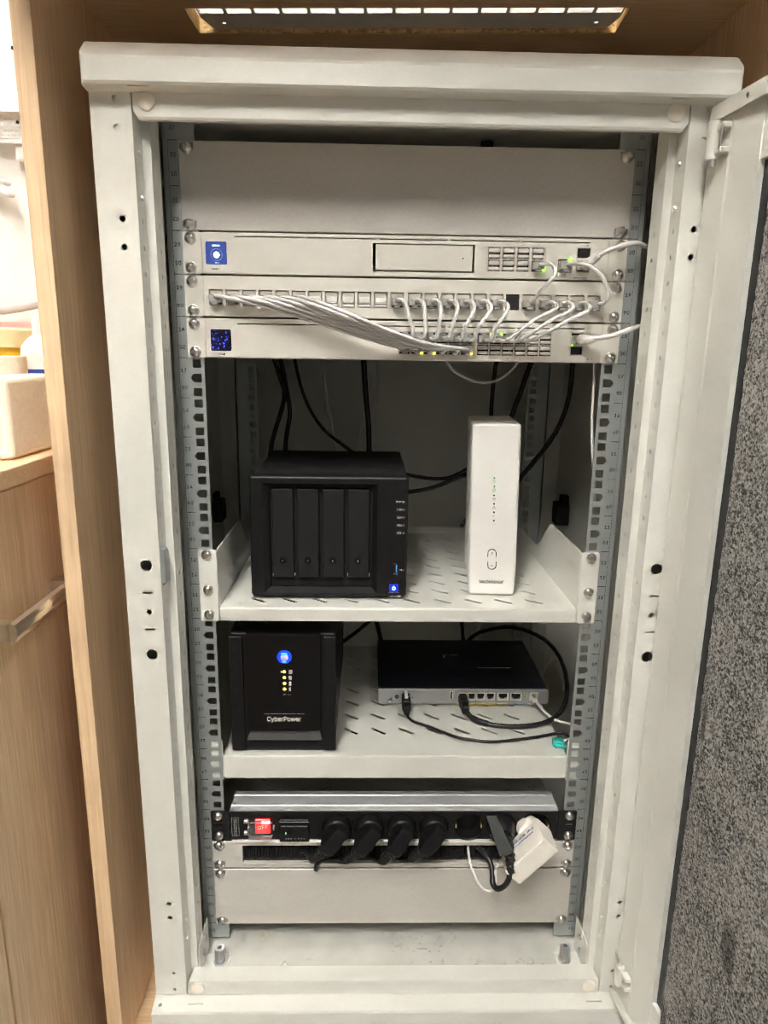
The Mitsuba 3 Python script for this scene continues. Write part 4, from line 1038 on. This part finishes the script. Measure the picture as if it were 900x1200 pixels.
sp = thing('slotted_panel', 'narrow aluminium panel with a long dark cable slot, just below the socket strip', 'cable panel')
z0, z1 = 2 * UNIT + .0012, 3 * UNIT - .0030
put('plate', cut(rbx(-.2413, .2413, -.0026, -.0002, z0, z1, .0006), bx(-.2018, .2018, -.01, .01, .0980, .1245), *[bx(sx * .2327 - .0075, sx * .2327 + .0075, -.01, .01, z - .0034, z + .0034) for sx in (-1, 1) for z in (z0 + .006, z1 - .006)]), 'blank_aluminium', sp, smooth=False)
put('slot_edge', cat(bx(-.2018, .2018, -.0040, .006, .0966, .0980), bx(-.2150, .2150, -.0042, -.0024, z1 - .0010, z1 + .0012)), 'silver_face', sp, smooth=False, label='folded bright edges of the slot')
put('back_box', cat(bx(-.2030, .2030, .030, .031, .094, .128), bx(-.2030, .2030, .004, .030, .127, .128), bx(-.2030, .2030, .004, .030, .0935, .0945)), 'port_black', sp, smooth=False)
rb = np.random.default_rng(2)
bristles = []
for x in np.arange(-.200, .2005, .0016):
    d = rb.uniform(-.0008, .0008)
    w = .00055
    bristles.append(trimesh.Trimesh([(x - w, .0020, .0975), (x + w, .0020, .0975), (x + w + d, .0012 + rb.uniform(0, .002), .1248), (x - w + d, .0012 + rb.uniform(0, .002), .1248)], [(0, 1, 2), (0, 2, 3)], process=False))
put('brush', cat(bristles), 'black_bay', sp, smooth=False, kind='stuff', label='black bristles closing the slot')
for sx in (-1, 1):
    for z in (z0 + .0062, z1 - .0060): screw(sp, sx * .2327, z, -.0026)


def angled_plug(label, x, a, cord, group='black angled plugs in the socket strip'):
    k = thing('power_plug', label, 'plug', group)
    z = .1535
    base = lathe([(0, .0140), (.0150, .0140), (.0172, .0120), (.0184, .0040), (.0186, -.004), (0, -.004)], 30)
    base = moved(base, (x, -.0018, z))
    ca, sa = math.cos(math.radians(a)), math.sin(math.radians(a))
    def at(u, v, y): return (x + u * ca - v * sa, y, z + u * sa + v * ca)
    body = hull([at(u, v, y) for u, w, y0_, y1_ in ((-.0120, .0085, -.028, -.010), (-.0145, .0055, -.024, -.010), (.0080, .0102, -.032, -.006), (.0200, .0088, -.033, -.012), (.0250, .0066, -.0315, -.0175)) for v in (-w, w) for y in (y0_, y1_)] +
                [at(u, v * .6, y0_ - .0025) for u, v, y0_ in ((-.008, .0080, -.028), (.018, .0085, -.0325)) for v in (-v, v)])
    put('body', cat(base, body), 'black_plastic', k, smooth=35)
    out = []
    for i in range(6):
        t = trimesh.creation.torus(.0066 - .0004 * i, .0013, major_sections=18, minor_sections=8)
        t.apply_transform(trimesh.geometry.align_vectors((0, 0, 1), (ca, 0.12, sa))); t.apply_translation(at(.0268 + .0039 * i, 0, -.0242 + .0010 * i)); out.append(t)
    core = tube([at(.0230, 0, -.0248), at(.036, 0, -.0220), at(.0490, 0, -.0190)], .0044, n=6)
    put('strain_relief', cat(core, *out), 'black_rubber', k, smooth=35, label='ribbed strain relief')
    put('cord', tube([at(.045, 0, -.0205)] + cord(at), .0034), 'black_rubber', k, smooth=True)
    return k


for x, a, nm, cd in ((SKX[0], -130, 'leftmost of the four black angled plugs in the socket strip', lambda at: [at(.052, .002, -.016), (-.1140, -.006, .1125), (-.1220, .004, .1110), (-.135, .020, .1105)]),
                     (SKX[1], -128, 'second from the left of the black angled plugs, its cord running left along the slot', lambda at: [at(.053, .003, -.015), (-.0800, -.010, .1080), (-.0980, -.0075, .1050), (-.1030, -.0075, .0985), (-.1035, -.0072, .0945), (-.1040, -.0060, .0905)]),
                     (SKX[2], -122, 'third from the left of the black angled plugs in the socket strip', lambda at: [at(.052, .001, -.015), (-.0240, -.006, .1060), (-.0300, .004, .1040), (-.040, .020, .1040)]),
                     (SKX[3], -130, 'rightmost of the four black angled plugs, beside the open socket', lambda at: [at(.052, .002, -.015), (.0070, -.008, .1075), (-.0020, .002, .1050), (-.015, .020, .1050)])):
    angled_plug(nm, x, a, cd)

# plug with the grey strap and the white adapter
k = thing('power_plug', 'black straight plug under a dark grey strap, left of the white power adapter', 'plug')
bx6 = SKX[5]
put('body', cat(moved(lathe([(0, .0220), (.0110, .0220), (.0165, .0150), (.0184, .0060), (.0186, -.004), (0, -.004)], 30), (bx6 - .001, -.0018, .1535)), tube([(bx6, -.022, .1530), (bx6 + .001, -.030, .150), (bx6 + .002, -.036, .146)], .0088, k=14)), 'black_plastic', k, smooth=35)
rr = []
cl = spline([(bx6 + .001, -.033, .1490), (bx6 + .0035, -.042, .1420), (bx6 + .0045, -.0485, .1330), (bx6 + .0040, -.0510, .1250)], 12)
for i in range(0, 10, 2):
    t = trimesh.creation.torus(.0070 - .0003 * i, .0018, major_sections=18, minor_sections=8)
    t.apply_transform(trimesh.geometry.align_vectors((0, 0, 1), cl[i + 1] - cl[i])); t.apply_translation(cl[i]); rr.append(t)
put('strain_relief', cat(tube(cl, .0058, raw=True), *rr), 'black_rubber', k, smooth=35, label='ribbed strain relief')
put('cord', tube([cl[-1], (bx6 + .0015, -.0520, .1130), (bx6 - .0045, -.0500, .1010), (bx6 - .0110, -.0460, .0955), (bx6 - .0150, -.0400, .0965), (bx6 - .0145, -.0310, .1050), (bx6 - .0170, -.0200, .1150), (bx6 - .0240, -.0080, .1200), (bx6 - .033, .004, .1190), (bx6 - .045, .022, .1150)], .0036), 'black_rubber', k, smooth=True)
st = thing('cable_strap', 'flat dark grey strap hanging in front of the plug beside the white adapter', 'strap')
sq = [np.array(p) for p in ((.1153, -.0300, .1905), (.1279, -.0300, .1905), (.1443, -.0580, .1640), (.1430, -.0598, .1600), (.1400, -.0600, .1570), (.1296, -.0585, .1535))]
nn = np.cross(sq[1] - sq[0], sq[5] - sq[0]); nn *= .0012 / np.linalg.norm(nn)
sm = hull([p - nn for p in sq] + [p + nn for p in sq])
put('band', sm, 'strap_grey', st, smooth=False)

pa = thing('power_adapter', 'white block power adapter tilted in the right end of the socket strip', 'power adapter')
A0 = np.array((.1806, -.0125, .1765)); D = np.array((.1853, -.0540, .1751)); E_ = np.array((.1386, -.0540, .1253)); H = np.array((.2057, -.0540, .1574))
e1 = (E_ - D); e1 /= np.linalg.norm(e1); e2 = (H - D) - e1 * ((H - D) @ e1); e2 /= np.linalg.norm(e2); e3 = np.cross(e1, e2)
if e3[1] < 0: e3 = -e3
def ad(m):
    M = np.eye(4); M[:3, 0] = e1; M[:3, 1] = e2; M[:3, 2] = e3; M[:3, 3] = D
    m = m.copy(); m.apply_transform(M)
    if np.linalg.det(M[:3, :3]) < 0: m.invert()
    return m
LA, LB, LC = .0683, .0268, .0415
put('case', ad(rbx2(0, LA, 0, LB, 0, LC, .0022)), 'adapter_white', pa, smooth=40)
put('seam', ad(cut(rbx(-.0001, LA + .0001, -.0001, LB + .0001, LC - .0062, LC - .0057, .0001), rbx(.0005, LA - .0005, .0005, LB - .0005, LC - .008, LC, .0001))), 'cover_grey', pa, smooth=False)
put('socket_stem', cat(moved(lathe([(0, .0115), (.0140, .0115), (.0152, .009), (.0155, -.004), (0, -.004)], 28), (.1770, -.0018, .1520))), 'adapter_white', pa, smooth=35)
# label on its upper left side (the face e2 = 0)
lab = cat([ad(bx(a, b, -.0003, .0002, c0, c1)) for a, b, c0, c1 in ((.0120, .0460, .0245, .0252),)] + [])
tt = []
def on_label(s, h, u, v):
    m = text_mesh(s, h, .0002, True); b_ = m.bounds
    m.apply_translation((-(b_[0][0] + b_[1][0]) / 2, -h / 2, 0))
    M = np.eye(4); M[:3, 0] = -e1; M[:3, 1] = e3; M[:3, 2] = -e2 ; M[:3, 3] = D + e1 * u + e3 * v - e2 * .0001
    m.apply_transform(M)
    if np.linalg.det(M[:3, :3]) < 0: m.invert()
    return m
tt = [on_label('SP-0', .0032, .0155, .0310), on_label('5V 2A', .0026, .0290, .0310), on_label('C E', .0036, .0415, .0310)]
put('rating_print', cat(*tt, *lab if isinstance(lab, list) else [lab]), 'label_blue', pa, smooth=False, label='small dark rating print')
k = thing('adapter_cable', 'thin white cable looping down from the white power adapter and into the cable slot', 'cable')
put('cord', tube([D + e1 * (LA - .0035) + e3 * .026 + e2 * .004, D + e1 * (LA + .0060) + e3 * .0255 + e2 * .004, (.1315, -.0310, .1120), (.1310, -.0350, .1010), (.1295, -.0380, .0905), (.1255, -.0385, .0845), (.1175, -.0380, .0860), (.1080, -.0350, .0960), (.1010, -.0270, .1090), (.0985, -.0160, .1170), (.0990, -.0040, .1190), (.102, .010, .1170), (.108, .022, .114)], .0018), 'cable_white', k, smooth=True)
put('boot', tube([D + e1 * (LA - .0065) + e3 * .026 + e2 * .004, D + e1 * (LA + .0055) + e3 * .026 + e2 * .004], .0034, k=10), 'cable_white', k, smooth=True)

# ------------------------------------------------------------------ cables at the back of the rack
def run(name, label, pts, r, m, group=None):
    k = thing(name, label, 'cable', group)
    put('cord', tube(pts, r), m, k, smooth=True)


TOP = .775
run('power_cable', 'left one of the pair of black cables behind the left end of the storage box', [(-.188, .262, TOP), (-.183, .275, .751), (-.174, .295, .714), (-.1715, .297, .698), (-.177, .300, .674), (-.188, .300, .641), (-.196, .300, .607), (-.197, .298, .56), (-.19, .295, .50)], .0036, 'black_rubber')
run('power_cable', 'right one of the pair of black cables behind the left end of the storage box', [(-.179, .270, TOP), (-.175, .285, .751), (-.169, .3065, .703), (-.165, .3075, .667), (-.1695, .305, .64), (-.173, .305, .609), (-.175, .300, .55), (-.16, .29, .50)], .0036, 'black_rubber')
run('power_cable', 'black cable sagging in a wide curve behind the left half of the storage box', [(-.158, .270, TOP), (-.154, .290, .751), (-.148, .31, .714), (-.135, .31, .678), (-.111, .31, .643), (-.071, .31, .611), (-.04, .305, .59), (-.01, .295, .57)], .0027, 'black_rubber')
run('power_cable', 'thick straight black cable falling behind the right half of the storage box', [(-.050, .258, TOP), (-.048, .270, .752), (-.044, .284, .696), (-.0405, .286, .663), (-.0385, .284, .611), (-.039, .280, .55), (-.04, .278, .50)], .0046, 'black_rubber')
run('network_cable', 'thin pale cable at the back wall behind the middle of the storage box', [(-.122, .39, .80), (-.119, .40, .75), (-.112, .40, .689), (-.103, .40, .638), (-.097, .40, .598), (-.09, .40, .50)], .0026, 'cable_grey')
run('network_cable', 'thin pale cable at the back wall left of the thick straight black cable', [(-.028, .39, .80), (-.032, .40, .752), (-.037, .40, .697), (-.052, .40, .639), (-.060, .40, .597), (-.07, .40, .50)], .0022, 'cable_grey')
run('network_cable', 'thin pale cable at the back wall right of the thick straight black cable', [(-.027, .40, .80), (-.026, .41, .752), (-.0255, .41, .726), (-.027, .41, .682), (-.038, .41, .638), (-.047, .41, .596), (-.055, .41, .50)], .0022, 'cable_grey')
run('network_cable', 'thin pale cable hanging in a shallow loop under the switch', [(.055, .150, .768), (.063, .15, .756), (.070, .15, .746), (.084, .15, .736), (.114, .15, .726), (.142, .15, .734), (.156, .15, .747), (.162, .15, .757), (.168, .150, .770)], .0018, 'cable_grey')
run('power_cable', 'black cable rising behind the left part of the white modem', [(.165, .305, .775), (.163, .32, .755), (.159, .32, .711), (.158, .32, .666), (.156, .32, .60), (.15, .31, .53)], .0033, 'black_rubber')
run('power_cable', 'black cable rising behind the right part of the white modem', [(.222, .262, .775), (.211, .28, .756), (.197, .28, .714), (.184, .28, .673), (.170, .28, .62), (.16, .275, .56)], .0040, 'black_rubber')
run('power_cable', 'black cable bowing out towards the right wall beside the white modem', [(.262, .245, .79), (.264, .25, .757), (.263, .25, .71), (.250, .25, .658), (.227, .25, .619), (.199, .25, .582), (.175, .245, .555), (.155, .235, .54)], .0036, 'black_rubber')
run('power_cable', 'upper of two black cables between the storage box and the white modem', [(-.005, .262, .588), (.02, .262, .580), (.056, .258, .5745), (.089, .25, .5785), (.115, .24, .595), (.135, .222, .61)], .0030, 'black_rubber')
run('power_cable', 'lower of two black cables between the storage box and the white modem', [(-.005, .262, .548), (.02, .258, .5520), (.063, .25, .5625), (.096, .248, .577), (.118, .240, .586), (.135, .228, .592)], .0034, 'black_rubber')
run('power_cable', 'black cable end behind the foot of the white modem', [(.12, .345, .476), (.132, .35, .49), (.145, .35, .51), (.150, .345, .53)], .0034, 'black_rubber')
run('network_cable', 'thin white cable along the inner edge of the right front rail below the switch', [(.222, .028, .775), (.2235, .022, .751), (.2240, .018, .700), (.2275, .014, .650), (.2310, .012, .620), (.236, .016, .590)], .0018, 'cable_white')
run('network_cable', 'thin pale cable behind the power backup, left of the router', [(-.082, .36, .305), (-.075, .36, .275), (-.062, .36, .247), (-.05, .36, .215)], .0024, 'cable_grey')
run('power_cable', 'black cable crossing behind the power backup under the upper shelf', [(-.10, .335, .250), (-.077, .34, .268), (-.057, .34, .284), (-.037, .34, .302), (-.01, .335, .325)], .0034, 'black_rubber')
run('power_cable', 'black cable falling behind the left end of the router', [(-.028, .33, .345), (-.023, .33, .309), (-.015, .33, .272), (-.01, .33, .22)], .0038, 'black_rubber')
run('power_cable', 'black cable falling behind the middle of the router', [(.124, .33, .345), (.126, .33, .31), (.131, .33, .27), (.134, .33, .22)], .0034, 'black_rubber')
run('network_cable', 'thin white cable looping by the right side wall behind the router', [(.246, .25, .225), (.250, .25, .240), (.258, .25, .262), (.272, .25, .278), (.284, .25, .268), (.289, .25, .248), (.290, .25, .22)], .0021, 'cable_grey')
run('network_cable', 'pale cable slanting behind the right end of the router', [(.172, .345, .335), (.165, .345, .31), (.158, .345, .285), (.15, .35, .26), (.15, .36, .22)], .0024, 'cable_grey')
for n, (pts, r, m, lab) in enumerate((
        ([(-.19, .10, .196), (-.15, .12, .205), (-.10, .13, .199), (-.05, .14, .206), (.0, .15, .198)], .0036, 'black_rubber', 'black cable lying behind the left half of the socket strip'),
        ([(-.10, .09, .194), (-.05, .10, .202), (.01, .09, .207), (.06, .11, .200), (.12, .10, .196)], .0034, 'black_rubber', 'black cable arching behind the middle of the socket strip'),
        ([(-.03, .16, .194), (.02, .17, .205), (.07, .18, .199), (.12, .17, .206)], .0026, 'cable_grey', 'pale cable behind the middle of the socket strip'),
        ([(.06, .09, .193), (.10, .11, .206), (.15, .10, .199), (.19, .12, .205)], .0034, 'black_rubber', 'black cable behind the right half of the socket strip'),
        ([(-.165, .20, .22), (-.160, .19, .200), (-.158, .18, .18)], .0024, 'cable_grey', 'pale cable dropping behind the left end of the socket strip'),
        ([(.068, .14, .225), (.070, .13, .205), (.066, .12, .19)], .0018, 'cable_white', 'thin white cable dropping under the lower shelf right of the middle'))):
    run('network_cable' if 'pale' in lab or 'white' in lab else 'power_cable', lab, pts, r, m)

# ------------------------------------------------------------------ the counter to the left of the cupboard
co = thing('counter_unit', 'beech counter unit with a metal bar handle, left of the cupboard', 'cabinet')
KX = -.400
put('worktop', rbx(-1.05, KX + .004, -.95, .60, .6270, .6465, .001), 'wood_across', co, smooth=False)
put('drawer', rbx(KX - .018, KX, -.207, .30, .085 if False else -.215, .6262, .0012), 'wood_upright', co, smooth=False, label='tall drawer front')
put('drawer', rbx(KX - .018, KX + .0005, -.80, -.2115, -.215, .6262, .0012), 'wood_upright', co, smooth=False, label='neighbouring front nearer the viewer')
put('carcass', bx(-1.04, KX - .019, -.94, .595, -.235, .6268), 'wood_across', co, smooth=False)
hk = numbered(co + '__drawer')
bar = []
hz_ = .4985
bprof = Polygon([(0, -.0105), (.0035, -.0085), (.0055, -.003), (.0055, .004), (.0035, .0085), (0, .0105), (-.0015, .0100), (-.0020, 0), (-.0015, -.0100)])
hm = ext(bprof, .150)      # x, z profile swept along y
hm.apply_transform(np.array([[1, 0, 0, 0], [0, 0, 1, 0], [0, 1, 0, 0], [0, 0, 0, 1.0]])); hm.invert(); hm.apply_translation((-.3770, -.1755, hz_))
put('handle', cat(hm, bx(KX, -.3775, -.1735, -.1590, hz_ - .0085, hz_ + .0085), bx(KX, -.3775, -.0450, -.0300, hz_ - .0085, hz_ + .0085)), 'chrome', co + '__drawer', smooth=False, label='polished bar handle')

WT = .6465
CT = (CL - TH)
def towel(label, x, y, w, d, h):
    k = thing('paper_towel_pack', label, 'paper towels')
    b = rbx2(x - w / 2, x + w / 2, y - d / 2, y + d / 2, WT, WT + h, .008)
    put('stack', b, 'paper', k, smooth=40)
    put('fold_lines', cat([bx(x - w / 2 + .010, x + w / 2 - .010, y - d / 2 - .0003, y - d / 2 + .001, z, z + .0005) for z in np.arange(WT + .012, WT + h - .01, .007)]), 'tub_lid', k, smooth=False)
towel('stacked white paper towels standing at the front corner of the counter', -.4315, -.0060, .0300, .1100, .0880)
k = thing('paper_roll', 'cream paper roll behind the white paper towels on the counter', 'paper roll')
rl = trimesh.creation.cylinder(.050, .107, sections=40); rl.apply_translation((-.5080, .0650, WT + .0535))
put('roll', cut(rl, moved(trimesh.creation.cylinder(.018, .14, sections=24), (-.5080, .0650, WT + .06))), 'paper', k, smooth=30)
put('core', cut(moved(trimesh.creation.cylinder(.0180, .106, sections=24), (-.5080, .0650, WT + .053)), moved(trimesh.creation.cylinder(.0165, .14, sections=24), (-.5080, .0650, WT + .06))), 'tub_lid', k, smooth=30)
k = thing('bottle', 'white plastic bottle with a blue label behind the paper towels on the counter', 'bottle')
bp = [(0, 0), (.028, 0), (.031, .003), (.031, .105), (.029, .118), (.020, .130), (.0135, .134), (0, .134)]
bb = lathe(bp, 36, 'z'); put('body', moved(bb, (-.5000, .215, WT)), 'white_plastic', k, smooth=30)
cp = lathe([(0, 0), (.0125, 0), (.0130, .001), (.0125, .024), (.0110, .026), (0, .026)], 28, 'z'); put('cap', moved(cp, (-.5000, .215, WT + .134)), 'white_plastic', k, smooth=30)
lb = lathe([(.0311, .060), (.0314, .060), (.0314, .0885), (.0311, .0885)], 36, 'z'); put('label_band', moved(lb, (-.5000, .215, WT)), 'label_blue', k, smooth=30, label='dark blue label')
k = thing('plastic_tub', 'yellow tub with a pale lid at the back of the counter', 'tub')
tb = lathe([(0, 0), (.042, 0), (.050, .128), (.048, .128), (.040, .003), (0, .003)], 40, 'z'); put('tub', moved(tb, (-.6220, .330, WT)), 'yellow_tub', k, smooth=30)
ld = lathe([(0, .001), (.052, .001), (.053, -.012), (.054, -.012), (.054, .014), (.050, .018), (0, .018)], 40, 'z'); put('lid', moved(ld, (-.6220, .330, WT + .1290)), 'tub_lid', k, smooth=30)
k = thing('paper_box', 'pale box with a pink lid lying behind the yellow tub on the counter', 'box')
put('carton', rbx(-.72, -.585, .435, .53, WT, WT + .147, .002), 'white_plastic', k, smooth=False)
put('lid', rbx(-.722, -.583, .433, .532, WT + .147, WT + .160, .002), 'pink_card', k, smooth=False)
k = thing('instrument_arm', 'grey jointed arm of an instrument behind the bottles on the counter', 'instrument')
put('column', moved(trimesh.creation.cylinder(.006, .215, sections=18), (-.655, .575, WT + .1075)), 'chrome', k)
put('arm', tube([(-.74, .575, .832), (-.655, .575, .850), (-.60, .570, .875)], .0090, k=12), 'cover_grey', k, smooth=True)
put('clamp', rbx(-.663, -.647, .565, .585, .838, .856, .002), 'chrome', k)
put('base', rbx(-.70, -.60, .545, .60, WT, WT + .012, .002), 'black_matt', k, smooth=False)
k = thing('wall_shelf', 'white perforated metal shelf on the wall above the counter', 'shelf')
hs = [rrect(-.80 + .0105 * i + (.005 if j % 2 else 0), -.793 + .0105 * i + (.005 if j % 2 else 0), 1.131 + .0065 * j, 1.1335 + .0065 * j, .001, 2) for i in range(18) for j in range(6)]
put('perforated_plate', front(sbox(-.82, 1.126, -.60, 1.172).difference(unary_union(hs)), .588, .590), 'white_plastic', k, smooth=False)
put('top_edge', bx(-.82, -.60, .570, .612, 1.172, 1.180), 'white_plastic', k, smooth=False)
put('upright', bx(-.692, -.672, .596, .614, 1.10, 1.40), 'white_plastic', k, smooth=False)
for z in (1.16, 1.282): put('fixing_screw', moved(trimesh.creation.cylinder(.0028, .002, sections=12), (-.679, .595 if z > 1.2 else .587, z), rx=90), 'port_black', k)
for z, dx, nm in ((1.055, 0, 'upper'), (1.035, .006, 'lower')):
    k = thing('wall_peg', f'{nm} of two short white wall pegs above the counter', 'wall peg')
    put('peg', tube([(-.76 + dx, .612, z + .012), (-.735 + dx, .590, z + .008), (-.700 + dx, .570, z)], .006, k=10), 'white_plastic', k, smooth=True)
    put('peg_end', moved(trimesh.creation.icosphere(subdivisions=2, radius=.0064), (-.700 + dx, .570, z)), 'cover_grey', k, smooth=True)
